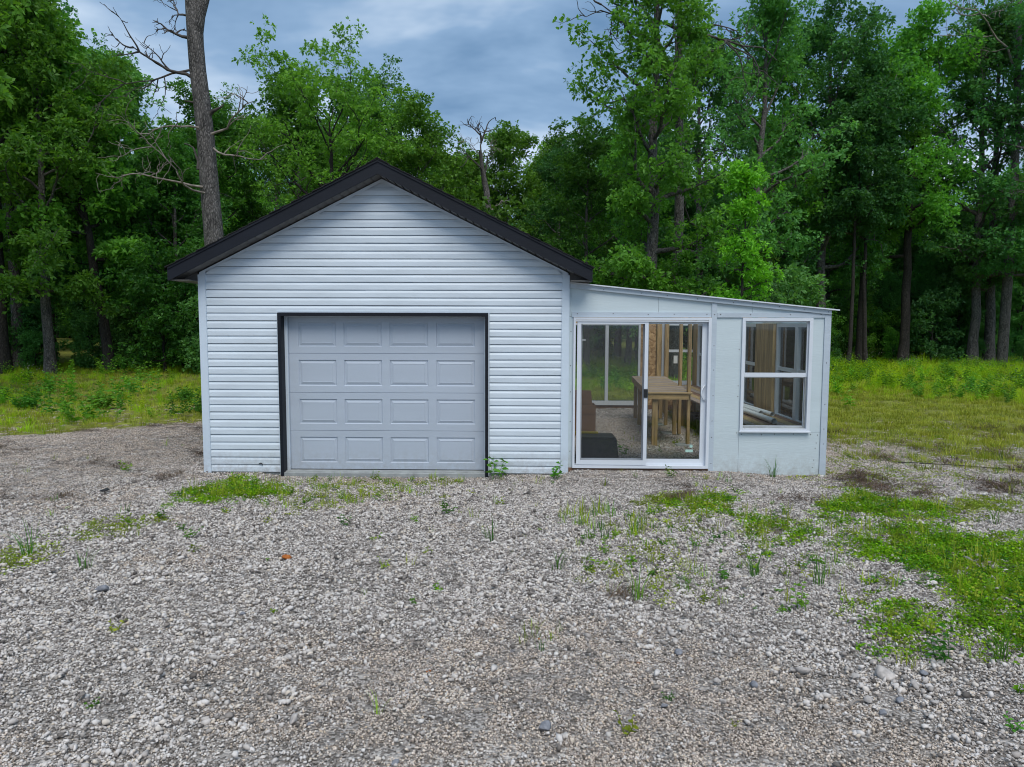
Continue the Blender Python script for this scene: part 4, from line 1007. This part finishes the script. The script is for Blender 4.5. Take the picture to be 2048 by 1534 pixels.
dead_tree('dead_topped_tree', 'grey dead limbs in the top of the oak at the upper right corner', [(0, 0, -.2), (.1, 0, 8), (0, 0, 13), (-.2, 0, 18)], [.24, .2, .15, .08],
  [((0, 0, 12.2), (-.6, -.2, .8), 6.0, .10, 2, 'deadd'), ((0, 0, 13.2), (.45, -.2, .9), 6.0, .10, 2, 'deadd'), ((0, 0, 14), (-.85, -.1, .6), 4.5, .06, 2, 'deadw')],
  'bark', (25.2, 26.0, float(height(25.2, 26))))

# ------------------------------------------------------------------ small plants
def ribbon(base, az, h, w, bend, g):
    """tapered bent blades, five triangles each; arrays of length n"""
    n = len(base); d = np.stack([np.cos(az), np.sin(az), np.zeros(n)], 1); s = np.stack([-np.sin(az), np.cos(az), np.zeros(n)], 1)
    out = []
    for t, ww in ((0, 1.0), (.4, .85), (.75, .5)):
        c = base + d * (bend * h * t ** 2)[:, None]; c[:, 2] += h * (t - .25 * bend * t ** 2)
        out += [c - s * (w * ww * .5)[:, None], c + s * (w * ww * .5)[:, None]]
    c = base + d * (bend * h)[:, None]; c[:, 2] += h * (1 - .35 * bend); out.append(c)
    V = np.stack(out, 1); i = np.arange(n)[:, None] * 7
    F = np.concatenate([i + np.array([k]) for k in ((0, 1, 3), (0, 3, 2), (2, 3, 5), (2, 5, 4), (4, 5, 6))], 1).reshape(-1, 3)
    return V.reshape(-1, 3), F

def grass_mesh(name, seed, n, h, spread, w, bend, matk):
    g = np.random.default_rng(seed); a = g.uniform(0, 6.283, n); r = np.sqrt(g.random(n)) * spread
    base = np.stack([np.cos(a) * r, np.sin(a) * r, np.zeros(n)], 1)
    az = a + g.normal(size=n) * .7
    V, F = ribbon(base, az, h * g.uniform(.5, 1.15, n), w * g.uniform(.7, 1.2, n), bend * g.uniform(.2, 1.3, n), g)
    return mk(name, V, F, MT[matk], False, {'var': np.repeat(g.random(n), 5)})

def leafy_mesh(name, seed, stems, h, leaf, matk, per=9, spread=.1, lean=.25, wr=.45):
    """upright stems with leaves up their length"""
    g = np.random.default_rng(seed); VS, FS, var, off = [], [], [], 0
    for _ in range(stems):
        a = g.uniform(0, 6.283); p0 = np.array([math.cos(a), math.sin(a), 0]) * spread * g.random()
        Q = curve(p0, unit(np.array([math.cos(a) * lean, math.sin(a) * lean, 1.0])), h * g.uniform(.6, 1.1), g, 5, .12, .05)
        v, f = tube(Q, np.linspace(.0035, .0015, len(Q)), 3); f = np.concatenate([f[:, [0, 1, 2]], f[:, [0, 2, 3]]])
        VS.append(v); FS.append(f + off); off += len(v); var.append(np.full(len(f), .3))
        u = np.linspace(.2, 1, per); pos = np.stack([np.interp(u, np.linspace(0, 1, len(Q)), Q[:, k]) for k in range(3)], 1)
        az = np.arange(per) * 2.4 + g.uniform(0, 6); d = np.stack([np.cos(az), np.sin(az), g.uniform(.1, .7, per)], 1)
        L = leaf * g.uniform(.6, 1.15, per) * (1.15 - .45 * u)
        v, f = leaves(pos, d, L, wr, g, .25); VS.append(v); FS.append(f + off); off += len(v); var.append(np.repeat(g.random(per), 2))
    return mk(name, np.concatenate(VS), np.concatenate(FS), MT[matk], False, {'var': np.concatenate(var)})

def mat_mesh(name, seed, n, rad_, size, hmax, matk):
    """low creeping leaves"""
    g = np.random.default_rng(seed); a = g.uniform(0, 6.283, n); r = np.sqrt(g.random(n)) * rad_
    pos = np.stack([np.cos(a) * r, np.sin(a) * r, g.uniform(.1, 1, n) * hmax * (1 - .5 * (r / rad_) ** 2)], 1)
    az = g.uniform(0, 6.283, n); d = np.stack([np.cos(az), np.sin(az), g.uniform(-.1, .55, n)], 1)
    V, F = leaves(pos, d, size * g.uniform(.6, 1.3, n), .85, g, .05)
    return mk(name, V, F, MT[matk], False, {'var': np.repeat(g.random(n), 2)})

def tangle_mesh(name, seed, n, r_, matk):
    g = np.random.default_rng(seed); pos = np.stack([g.normal(size=n) * r_ * .5, g.normal(size=n) * r_ * .5, g.uniform(0.0, .045, n)], 1)
    V, F = ribbon(pos, g.uniform(0, 6.283, n), g.uniform(.02, .09, n), np.full(n, .006), g.uniform(1.5, 4, n), g)
    return mk(name, V, F, MT[matk], False, {'var': np.repeat(g.random(n), 5)})

def stone_mesh(name, seed, n, rad_, smin, smax, flat=.80, sub=0, matk='stone', pw=1.0):
    """n angular stones strewn in a disc"""
    g = np.random.default_rng(seed); ph = (1 + 5 ** .5) / 2
    B = np.array([(-1, ph, 0), (1, ph, 0), (-1, -ph, 0), (1, -ph, 0), (0, -1, ph), (0, 1, ph), (0, -1, -ph), (0, 1, -ph), (ph, 0, -1), (ph, 0, 1), (-ph, 0, -1), (-ph, 0, 1)]); B = unit(B)
    T = np.array([(0, 11, 5), (0, 5, 1), (0, 1, 7), (0, 7, 10), (0, 10, 11), (1, 5, 9), (5, 11, 4), (11, 10, 2), (10, 7, 6), (7, 1, 8), (3, 9, 4), (3, 4, 2), (3, 2, 6), (3, 6, 8), (3, 8, 9), (4, 9, 5), (2, 4, 11), (6, 2, 10), (8, 6, 7), (9, 8, 1)])
    for _ in range(sub):
        vs = [tuple(v) for v in B]; mid = {}; nt = []
        def md(a, b_):
            k = (min(a, b_), max(a, b_))
            if k not in mid: vs.append(tuple((np.array(vs[a]) + np.array(vs[b_])) / 2 * (1 + .02))); mid[k] = len(vs) - 1
            return mid[k]
        for a, b_, c in T:
            x, y, z = md(a, b_), md(b_, c), md(c, a); nt += [(a, x, z), (b_, y, x), (c, z, y), (x, y, z)]
        B = np.array(vs); B = B / np.maximum(.93, np.linalg.norm(B, axis=1, keepdims=True)); T = np.array(nt)
    k = len(B); V = []; 
    for i in range(n):
        a = g.uniform(0, 6.283); r = math.sqrt(g.random()) * rad_; s = smin + (smax - smin) * g.random() ** pw
        v = B * (1 + g.uniform(-.24, .2, (k, 1))); v = v * np.array([1, g.uniform(.55, .9), g.uniform(flat * .6, flat * 1.15)]) * s / 2
        # random plane cuts give flat faces
        for _c in range(6):
            nv = unit(g.normal(size=3) * np.array([1, 1, 1.3])); dd = v @ nv; lim = s * g.uniform(.12, .28); v = v - np.outer(np.maximum(0, dd - lim), nv)
        tz = g.uniform(0, 6.283); tx = g.normal() * .3
        Rz = np.array([[math.cos(tz), -math.sin(tz), 0], [math.sin(tz), math.cos(tz), 0], [0, 0, 1]]); Rx = np.array([[1, 0, 0], [0, math.cos(tx), -math.sin(tx)], [0, math.sin(tx), math.cos(tx)]])
        V.append(v @ (Rz @ Rx).T + np.array([math.cos(a) * r, math.sin(a) * r, s * g.uniform(.08, .36)]))
    F = (np.arange(n)[:, None, None] * k + T[None]).reshape(-1, 3)
    return mk(name, np.concatenate(V), F, MT[matk], False, {'var': np.repeat(g.random(n), len(T))})

def scatter(name, P, rot, scl, variants, label=None, cat=None, parent=None):
    """one stuff object: instances of the variant meshes on points"""
    n = len(P); me = bpy.data.meshes.new(name); me.vertices.add(n); me.vertices.foreach_set('co', np.asarray(P, np.float32).ravel())
    a = me.attributes.new('rot', 'FLOAT_VECTOR', 'POINT'); a.data.foreach_set('vector', np.asarray(rot, np.float32).ravel())
    a = me.attributes.new('scl', 'FLOAT', 'POINT'); a.data.foreach_set('value', np.asarray(scl, np.float32))
    a = me.attributes.new('pick', 'INT', 'POINT'); a.data.foreach_set('value', np.random.default_rng(n).integers(0, len(variants), n).astype(np.int32))
    me.update(); o = link(name, me)
    src = bpy.data.collections.new(name + '_source')
    for i, v in enumerate(variants): src.objects.link(bpy.data.objects.new('%s_source_%02d' % (name, i), v))
    ng = bpy.data.node_groups.new(name, 'GeometryNodeTree')
    ng.interface.new_socket('Geometry', in_out='INPUT', socket_type='NodeSocketGeometry'); ng.interface.new_socket('Geometry', in_out='OUTPUT', socket_type='NodeSocketGeometry')
    N, L = ng.nodes, ng.links
    gi, go = N.new('NodeGroupInput'), N.new('NodeGroupOutput'); ip = N.new('GeometryNodeInstanceOnPoints'); ci = N.new('GeometryNodeCollectionInfo')
    ci.inputs['Collection'].default_value = src; ci.inputs['Separate Children'].default_value = True; ci.inputs['Reset Children'].default_value = True
    ip.inputs['Pick Instance'].default_value = True
    L.new(gi.outputs[0], ip.inputs['Points']); L.new(ci.outputs[0], ip.inputs['Instance'])
    for nm, ty, sock in (('pick', 'INT', 'Instance Index'), ('rot', 'FLOAT_VECTOR', 'Rotation'), ('scl', 'FLOAT', 'Scale')):
        na = N.new('GeometryNodeInputNamedAttribute'); na.data_type = ty; na.inputs['Name'].default_value = nm; L.new(na.outputs['Attribute'], ip.inputs[sock])
    L.new(ip.outputs[0], go.inputs[0])
    md = o.modifiers.new('scatter', 'NODES'); md.node_group = ng
    return tag(o, label, cat, None, 'stuff')

def in_view(x, y, margin=0.35):
    """keep what the camera, or one a step beside it, could see"""
    dx_, dy_ = x - 1.861, y + 9.511; z = -math.sin(_yaw) * dx_ + math.cos(_yaw) * dy_; u = (math.cos(_yaw) * dx_ + math.sin(_yaw) * dy_)
    return (z > 1.8) & (np.abs(u) < z * 0.7126 * (1 + margin) + 0.8)

def pts(n, x0, x1, y0, y1, g, keep=None):
    x, y = g.uniform(x0, x1, n), g.uniform(y0, y1, n); m = in_view(x, y)
    m &= ~((x > -2.46) & (x < 2.47) & (y > -0.03) & (y < 7.4)); m &= ~((x > 2.4) & (x < 5.9) & (y > 0.0) & (y < 0.16))
    x, y = x[m], y[m]
    if keep is not None:
        q = keep(x, y); q = (g.random(len(x)) < q) if q.dtype != bool else q; x, y = x[q], y[q]
    return x, y

def ground_z(x, y):
    """height of the ground sheet itself, between its grid points"""
    i = np.clip(np.searchsorted(gx, x) - 1, 0, nxg - 2); j = np.clip(np.searchsorted(gy, y) - 1, 0, nyg - 2)
    fx = (x - gx[i]) / (gx[i + 1] - gx[i]); fy = (y - gy[j]) / (gy[j + 1] - gy[j])
    return (ZZ[j, i] * (1 - fx) + ZZ[j, i + 1] * fx) * (1 - fy) + (ZZ[j + 1, i] * (1 - fx) + ZZ[j + 1, i + 1] * fx) * fy

def lay(x, y, g, dz=0.0, tilt=.08):
    P = np.stack([x, y, ground_z(x, y) + dz], 1); n = len(x)
    R_ = np.stack([g.normal(size=n) * tilt, g.normal(size=n) * tilt, g.uniform(0, 6.283, n)], 1)
    return P, R_

g = np.random.default_rng(101)
# gravel: a fine bed everywhere, coarser crushed stone in drifts
fine = [stone_mesh('fine_gravel', 200 + i, 26, .075, .009, .026) for i in range(8)]
tan = [stone_mesh('tan_gravel', 230 + i, 30, .075, .008, .021, matk='tanstone') for i in range(8)]
def tanness(x, y): return np.clip(S((fbm(x, y, .5, 52) - .44) / .10) * .8 + np.exp(-((x - 2.8) / 1.6) ** 2 - ((y + 6.3) / .9) ** 2) * .8 + S((-2.7 - x) / 1.2) * .65 + S((y + .7) / .4) * .4, 0, 1)
coarse = [stone_mesh('coarse_gravel', 300 + i, 10, .085, .017, .048, pw=1.8) for i in range(10)]
soil_c = lambda x, y: soil_amount(x, y)
def gkeep(x, y):
    k = 1 - grass_amount(x, y) * .93
    k = k * (1 - .75 * soil_c(x, y)); return np.clip(k, 0, 1)
def ckeep(x, y):
    c = fbm(x, y, .55, 77); c = S((c - .43) / .09)
    band = np.exp(-((y + 3.3) / 1.7) ** 2) * .75 * S((4.8 - x) / 2) + np.exp(-((x + .4) / 1.7) ** 2 - ((y + 5.2) / 1.6) ** 2) * .9 + np.exp(-((x - 3.9) / .55) ** 2 - ((y + 5.35) / .35) ** 2) * 1.3
    finez = np.exp(-((x - 2.6) / 1.3) ** 2 - ((y + 6.2) / .7) ** 2) * .9 + S((y + .9) / .5) * .55 + S((-3.0 - x) / .8) * .5
    trk = np.exp(-((np.abs(x - .1 - .12 * (y + 6)) - .85) / .24) ** 2) * S((-1.0 - y) / 1) * .55
    band = band + np.exp(-((y + .13) / .12) ** 2) * .8 * (np.abs(np.abs(x) - 1.95) < .5)
    return np.clip(.10 + c * .55 + band - finez - trk, .02, 1) * gkeep(x, y)
x, y = pts(62000, -9, 11, -8.2, 5.5, g, lambda x, y: gkeep(x, y) * tanness(x, y))
P, R_ = lay(x, y, g, .001, .05); scatter('tan_gravel', P, R_, g.uniform(.75, 1.25, len(x)), tan, 'finer tan brown packed gravel along the drive and by the walls', 'gravel')
x, y = pts(62000, -9, 11, -8.2, 5.5, g, lambda x, y: gkeep(x, y) * (1 - .85 * tanness(x, y)))
P, R_ = lay(x, y, g, .001, .05); scatter('fine_gravel', P, R_, g.uniform(.75, 1.25, len(x)), fine, 'grey fine crushed gravel bed over the whole yard', 'gravel')
x, y = pts(24000, -7, 9, -8.2, 3.0, g, ckeep)
P, R_ = lay(x, y, g, .002, .15); scatter('crushed_stone', P, R_, g.uniform(.65, 1.3, len(x)), coarse, 'coarser pale crushed stone lying over the fine gravel', 'gravel')
chunk = [stone_mesh('chunky_stone', 330 + i, 4, .11, .030, .066, pw=1.4) for i in range(8)]
def hkeep(x, y): return np.clip((np.exp(-((x - .9) / 1.7) ** 2 - ((y + 3.3) / .9) ** 2) * .8 + np.exp(-((x - 3.3) / 1.0) ** 2 - ((y + 5.1) / .55) ** 2) * .9 + .05) * S((fbm(x, y, .9, 36) - .38) / .12), 0, 1) * gkeep(x, y)
x, y = pts(3600, -4, 7, -7.5, -.4, g, hkeep)
P, R_ = lay(x, y, g, .004, .2); scatter('chunky_stone', P, R_, g.uniform(.6, 1.25, len(x)), chunk, 'largest pale chunks of crushed stone in the middle of the yard', 'gravel')
x, y = g.uniform(2.47, 5.85, 2600), g.uniform(.16, 7.2, 2600)
P, R_ = lay(x, y, g, -.002); scatter('indoor_gravel', P, R_, g.uniform(.8, 1.2, len(x)), fine, 'gravel floor inside the greenhouse', 'gravel')

# single stones
ST = [(1.97, -6.08, 0.094), (1.85, -6.16, 0.049), (-0.16, -3.56, 0.115), (3.94, -5.5, 0.138), (3.47, -5.47, 0.1), (2.92, -4.89, 0.1), (2.82, -5.22, 0.081), (2.96, -5.59, 0.063), (-1.29, -4.34, 0.115), (1.15, -4.57, 0.082), (0.7, -6.05, 0.087), (2.83, -5.04, 0.063), (3.16, -5.61, 0.083), (3.75, -5.54, 0.081), (4.04, -5.63, 0.088), (3.88, -5.78, 0.065), (3.7, -5.81, 0.07), (3.61, -5.74, 0.045), (4.18, -5.47, 0.064), (5.73, -3.66, 0.081), (5.83, -3.31, 0.074), (5.67, -3.42, 0.093), (5.71, -3.6, 0.071), (4.04, -5.83, 0.059), (3.72, -5.91, 0.069), (2.93, -5.81, 0.048), (3.19, -5.9, 0.042), (1.28, -6.39, 0.052), (1.32, -5.63, 0.055), (1.22, -5.9, 0.041), (1.31, -5.5, 0.038), (1.96, -5.06, 0.027), (2.55, -5.36, 0.026), (-3.06, -1.29, 0.136), (-1.58, -4.0, 0.057), (1.08, -5.77, 0.036), (0.79, -6.07, 0.04), (3.94, -3.8, 0.089), (-0.16, -2.54, 0.052), (-0.07, -4.75, 0.054), (0.21, -4.48, 0.055), (-1.13, -2.38, 0.067), (2.61, -5.85, 0.041), (2.25, -5.49, 0.044)]
SLAB = {0: ('bluestone', 'rounded blue grey stone with a dark underside at the bottom of the picture'), 1: ('palestone', 'pale flat stone just left of the blue grey stone'), 2: ('orange', 'rust orange stone lying on the gravel left of centre'),
        3: ('palestone', 'largest pale stone in the stone heap at lower right'), 4: ('palestone', 'pale stone left of the stone heap at lower right'), 8: ('bluestone', 'flat blue grey slab of stone at the left of the gravel'), 9: ('palestone', 'pale stone in the middle of the gravel below the door'),
        10: ('palestone', 'large pale stone at the bottom left of centre'), 30: ('orange', 'small orange stone near the bottom centre'), 31: ('orange', 'small bright orange pebble among the grass shoots'), 32: ('orange', 'orange pebble right of the grass shoots'), 33: ('tote', 'small dark lump on the fine gravel left of the garage corner')}
for i, (x, y, s) in enumerate(ST):
    mk_, lab = SLAB.get(i, ('palestone' if i % 3 else 'bluestone', None))
    o = link('loose_stone', stone_mesh('loose_stone', 900 + i, 1, 0, s, s, .6 if i != 33 else .35, 1, mk_), None, (x, y, float(height(x, y)) + s * .10))
    grp = None
    if lab is None:
        if 4.2 > x > 3.5 and y < -5.3: lab = 'pale fist sized stone in the stone heap at lower right'
        elif x > 5.5: lab = 'pale stone lying in the big clover patch'
        elif x > 2.2: lab = 'pale loose stone on the gravel right of centre'
        else: lab = 'loose stone on the gravel left of centre'
    tag(o, lab, 'stone', 'stones lying loose on the gravel')

# meadow
tall = [grass_mesh('tall_grass', 400 + i, 34, (.5, .36, .42, .3, .46)[i], .17, (.008, .012, .007, .013, .009)[i], (.55, .9, .5, 1.0, .7)[i], ('grass', 'grassd', 'grass', 'grass', 'grass')[i]) for i in range(5)]
short = [grass_mesh('short_grass', 420 + i, 40, .10, .14, .007, .8, 'grassd') for i in range(4)]
herb = [leafy_mesh('meadow_herb', 440 + i, 9, .50, .10, ('weed', 'leafy', 'grass')[i % 3], 11, .2, .3) for i in range(5)]
def bloom_mesh(name, seed):
    g = np.random.default_rng(seed); n = 26; P0 = np.stack([g.normal(size=n) * .16, g.normal(size=n) * .16, .42 + g.uniform(0, .22, n)], 1)
    V, F = leaves(P0, g.normal(size=(n, 3)) + [0, 0, .4], np.full(n, .013), .9, g)
    return mk(name, V, F, MT['flower'])
bloom = [bloom_mesh('white_bloom', 470)]
def mkeep(x, y):
    t = np.where(x < 2, S((y - edge_left(x)) / 1.2), S((y - 9.0 - (fbm(x, y, .3, 8) - .5) * 5) / 2.5))
    lim = np.where(x < 2, 15.5, 31); return np.clip(t, 0, 1) * (y < lim)
x, y = pts(18000, -19, 34, 0, 32, g, mkeep)
P, R_ = lay(x, y, g); scatter('tall_meadow_grass', P, R_, g.uniform(.4, 1.1, len(x)) * (.45 + .8 * vnoise(x, y, .5, 4)) * np.where(x < 2, .62, .7 + .5 * S((y - 10) / 14)), tall, 'tall bright green grass of the meadow before the trees', 'grass')
x, y = pts(6500, -19, 34, 1, 32, g, lambda x, y: mkeep(x, y) * (.12 + S((fbm(x, y, .6, 19) - .42) / .15)) * np.where(x < 2, .22, .45))
P, R_ = lay(x, y, g); scatter('meadow_herbs', P, R_, g.uniform(.6, 1.35, len(x)), herb + bloom, 'leafy weeds mixed into the tall meadow grass', 'weeds')
def lkeep(x, y): return np.where(x < 2, .35, 1) * np.clip(grass_amount(x, y) * (.35 + .9 * fbm(x, y, 1.2, 23)), 0, 1)
x, y = pts(26000, -18, 22, -2.5, 16, g, lkeep)
P, R_ = lay(x, y, g); scatter('short_grass', P, R_, g.uniform(.5, 1.3, len(x)), short, 'short patchy olive grass between the gravel and the meadow', 'grass')

# creeping patches on the gravel
clov = [mat_mesh('clover', 500 + i, 60, .085, .017, .04, 'clover') for i in range(6)]
mossy = [mat_mesh('moss', 520 + i, 40, .08, .017, .022, 'moss') for i in range(5)]
tang = [tangle_mesh('dry_grass', 540 + i, 40, .13, 'drygrass') for i in range(4)]
sh_ = [grass_mesh('grass_shoots', 560 + i, 9, .15, .05, .0055, .4, ('shoot', 'shoot', 'grass', 'weed', 'shoot')[i]) for i in range(5)]
wee = [leafy_mesh('seedling', 580 + i, 3, .08, .035, ('weed', 'shoot', 'clover')[i % 3], 5, .03, .5, .6) for i in range(6)]
PL = {'big': 'large clover patch at the right edge of the gravel', 'm3': 'small round clover patch at lower right', 'm3b': 'clover patch at the lower end of the large one', 'm4': 'oval dark green clover patch in front of the greenhouse window', 'm5': 'clover patch behind the large one', 'm5b': 'small clover tuft beside the greenhouse corner', 'm6': 'bright clover tuft in front of the greenhouse', 'mL': 'clover patch in front of the left garage corner'}
for k_, lab in PL.items():
    pl = np.array(POLY[k_]); (xa, ya), (xb, yb) = pl.min(0) - .3, pl.max(0) + .3
    n = int((xb - xa) * (yb - ya) * 430)
    x, y = pts(n, xa, xb, ya, yb, g, lambda x, y: softpoly(POLY[k_], x, y) * np.clip(.7 + 3.0 * (fbm(x, y, 2.2, 88) - .42), .05, 1))
    P, R_ = lay(x, y, g); scatter('clover_patch', P, R_, g.uniform(.55, 1.45, len(x)), clov + clov + mossy[:2] + sh_[:2] + wee[:2], lab, 'clover')
for k_, lab in {'m6b': 'yellow green moss in front of the greenhouse', 'mL2': 'yellow green moss patch left of the clover by the garage', 'L0': 'mossy patch at the left edge of the gravel', 'rightmoss': 'yellow green moss strip at the right edge'}.items():
    pl = np.array(POLY[k_]); (xa, ya), (xb, yb) = pl.min(0) - .3, pl.max(0) + .3
    x, y = pts(int((xb - xa) * (yb - ya) * 330), xa, xb, ya, yb, g, lambda x, y: softpoly(POLY[k_], x, y) * np.clip(.7 + 3.0 * (fbm(x, y, 2.2, 88) - .42), .05, 1))
    P, R_ = lay(x, y, g); scatter('moss_patch', P, R_, g.uniform(.7, 1.3, len(x)), mossy, lab, 'moss')
for k_, lab in {'brown1': 'brown dead grass beside the right greenhouse corner', 'brown2': 'thin strip of brown dead grass before the greenhouse window', 'brown3': 'brown dead tuft before the sliding door', 'brown4': 'brown dead grass right of the greenhouse corner', 'brown5': 'small dark brown dead clump in mid gravel', 'brown6': 'brown dead grass at the right edge'}.items():
    pl = np.array(POLY[k_]); (xa, ya), (xb, yb) = pl.min(0) - .05, pl.max(0) + .05
    x, y = pts(int((xb - xa) * (yb - ya) * 75) + 8, xa, xb, ya, yb, g, lambda x, y: softpoly(POLY[k_], x, y, .15, .2))
    P, R_ = lay(x, y, g); scatter('dead_grass', P, R_, g.uniform(.7, 1.3, len(x)), tang, lab, 'dead grass')
# stray shoots, seedlings and moss among the stones
def strag(x, y):
    d = np.zeros(len(x))
    for k_, w in (('tall1', 1.0), ('shoots', .5), ('doorgrass', .75), ('mix', .30)): d = np.maximum(d, inpoly(POLY[k_], x, y, .15) * w)
    right = S((x - 5.6) / 1.2) * S((y + 3) / 2) * .25
    return np.maximum(np.maximum(d, right), .006 + .035 * S((x - .4) / 1) * S((5 - x) / 1) * S((y + 4.8) / 1))
x, y = pts(11000, -5, 10, -6.6, 3.4, g, strag)
P, R_ = lay(x, y, g); scatter('grass_shoots', P, R_, g.uniform(.45, 1.35, len(x)) * np.where(inpoly(POLY['tall1'], x, y), 1.15, .75), sh_, 'thin grass shoots coming up through the gravel', 'grass')
x, y = pts(5200, -4, 10, -6.6, 3.0, g, lambda x, y: np.maximum(np.maximum(inpoly(POLY['mix'], x, y, .3) * .62, inpoly(POLY['doorgrass'], x, y, .2) * .45), .014 + .07 * S((x - .4) / 1) * S((5 - x) / 1) * S((y + 4.6) / 1)))
P, R_ = lay(x, y, g); scatter('seedlings', P, R_, g.uniform(.35, 1.25, len(x)), wee, 'tiny seedlings scattered over the gravel', 'weeds')
def mosskeep(x, y): return S((fbm(x, y, .9, 61) - .50) / .10) * np.clip(inpoly(POLY['mix'], x, y, .4) * .55 + S((x - 5.2) / 1) * S((y + 3.2) / 1.5) * .7 + inpoly(POLY['doorgrass'], x, y, .3) * .8, 0, 1)
x, y = pts(11000, -3, 12, -5, 4.5, g, mosskeep)
P, R_ = lay(x, y, g); scatter('thin_moss', P, R_, g.uniform(.6, 1.3, len(x)), mossy, 'thin yellow green moss film between the stones', 'moss')
x, y = pts(420, 5.9, 14, -1.5, 5.5, g, lambda x, y: S((fbm(x, y, .8, 71) - .56) / .05))
P, R_ = lay(x, y, g); scatter('dry_thatch', P, R_, g.uniform(.8, 1.7, len(x)), tang, 'brown thatch patches in the short grass on the right', 'dead grass')

x, y = pts(1500, -7.5, -2.7, -2.2, 3.6, g, lambda x, y: S((fbm(x * .5 + y * .3, y * 1.6, 1.3, 93) - .53) / .05) * .8 * (1 - grass_amount(x, y)))
P, R_ = lay(x, y, g, -.008); scatter('drive_debris', P, R_, g.uniform(.5, 1.2, len(x)), tang, 'dark brown washed in debris streaks on the left gravel bank', 'debris')
# weeds one can pick out
W = [('weed', 'b', 1.46, -.18, .33, 'tall broad leaved weed at the right edge of the garage door'), ('weed', 'b', 2.24, -.30, .28, 'bushy weed at the corner between garage and greenhouse'), ('grass_tuft', 'g', 5.14, -.14, .34, 'grass tuft against the white panel under the greenhouse window'),
 ('weed', 'y', -3.35, -.32, .20, 'bright seedling alone on the left gravel bank'), ('weed', 'b', 3.73, -.40, .18, 'small weed in front of the sliding door'), ('weed', 'b', 1.05, -2.03, .20, 'dark green weed in mid gravel below the door corner'),
 ('weed', 'b', .08, -2.53, .16, 'spreading weed in front of the middle of the garage door'), ('grass_tuft', 'g', 2.72, -4.35, .30, 'grass tuft beside the small brown clump'), ('weed', 'b', 3.86, -4.53, .20, 'broad leaved weed left of the small clover patch'), ('weed', 'b', 4.39, -5.31, .22, 'leafy weed below the small clover patch'),
 ('grass_tuft', 'g', 4.72, -5.30, .32, 'grass tuft at the lower right edge below the clover'), ('grass_tuft', 'g', 4.17, -4.02, .32, 'grass tuft between the clover patches, nearest the big one'), ('grass_tuft', 'g', 3.72, -3.87, .28, 'thin grass tuft left of the clover patches'), ('grass_tuft', 'g', 1.55, -2.99, .26, 'lone grass tuft leaning left in mid gravel'),
 ('grass_tuft', 'g', 2.14, -3.73, .28, 'sparse grass tuft in the centre of the gravel'), ('grass_tuft', 'g', 6.66, -2.26, .30, 'grass tuft on bare gravel behind the big clover patch'), ('grass_tuft', 'g', -2.40, -3.53, .36, 'upright grass blades at the left edge of the gravel'), ('weed', 'b', -1.26, -2.99, .14, 'small dark weed on the left gravel, right of two others'),
 ('weed', 'b', -1.80, -2.40, .16, 'small dark weed beside the left moss patch'), ('weed', 'b', -1.45, -2.75, .12, 'tiny weed between two small dark weeds'), ('weed', 'b', 3.45, -3.95, .13, 'low weed right of the sparse tuft'), ('weed', 'b', 4.30, -6.06, .10, 'small weed at the lower right corner'), ('weed', 'b', 2.64, -5.79, .07, 'tiny weed on the fine gravel near the bottom'),
 ('grass_tuft', 'g', -1.74, -3.83, .2, 'single grass blades right of the left edge tuft'), ('weed', 'b', 3.35, 1.15, .16, 'small weed on the gravel floor inside the sliding door'), ('weed', 'y', 9.9, 8.0, .55, 'leafy young plant standing at the edge of the right meadow')]
WM = {}
for i, (nm, k_, x, y, h, lab) in enumerate(W):
    if k_ == 'g': me = grass_mesh(nm, 700 + i, 15, h, .05, .0075, .75, 'weed')
    else: me = leafy_mesh(nm, 700 + i, 4 if h > .2 else 3, h * .9, h * .34, 'weed' if k_ == 'b' else 'leafy', 8, h * .25, .35, .45)
    tag(link(nm, me, None, (x, y, float(height(x, y)))), lab, 'grass' if k_ == 'g' else 'weed', 'weeds on the gravel')
SHB = [(-4.35, 4.3, .60), (-6.6, 4.6, .35), (-7.9, 4.3, .3), (-5.6, 6.0, .35)]
for i, (x, y, h) in enumerate(SHB):
    me = leafy_mesh('meadow_bush', 760 + i, 26, h, .11, 'weed', 12, h * .5, .5)
    tag(link('meadow_bush', me, None, (x, y, float(height(x, y)))), ('dark green bushy weed beside the garage wall at the top of the gravel bank', 'low bushy weed in the middle of the left meadow edge', 'small bushy weed left of the others in the meadow', 'bushy weed farther up the left meadow')[i], 'bush', 'bushy weeds in the left meadow')
# fallen sticks
for i, (p, q, r_, lab) in enumerate((((7.3, .9), (8.9, .35), .008, 'long dark stick lying in the short grass on the right'), ((3.58, -5.86), (3.75, -5.78), .006, 'bent pale twig below the stone heap'), ((4.75, -5.75), (4.95, -5.78), .006, 'thin pale twig on the gravel at the right edge'))):
    t = np.linspace(0, 1, 7); X = p[0] + (q[0] - p[0]) * t; Y = p[1] + (q[1] - p[1]) * t + .03 * np.sin(t * 5)
    o = MB().tube(np.stack([X, Y, height(X, Y) + .02 + r_], 1), np.full(7, r_) * (1.2 - .6 * t), 6).build('stick', MT['deadd' if i == 0 else 'deadw'], None); tag(o, lab, 'stick')
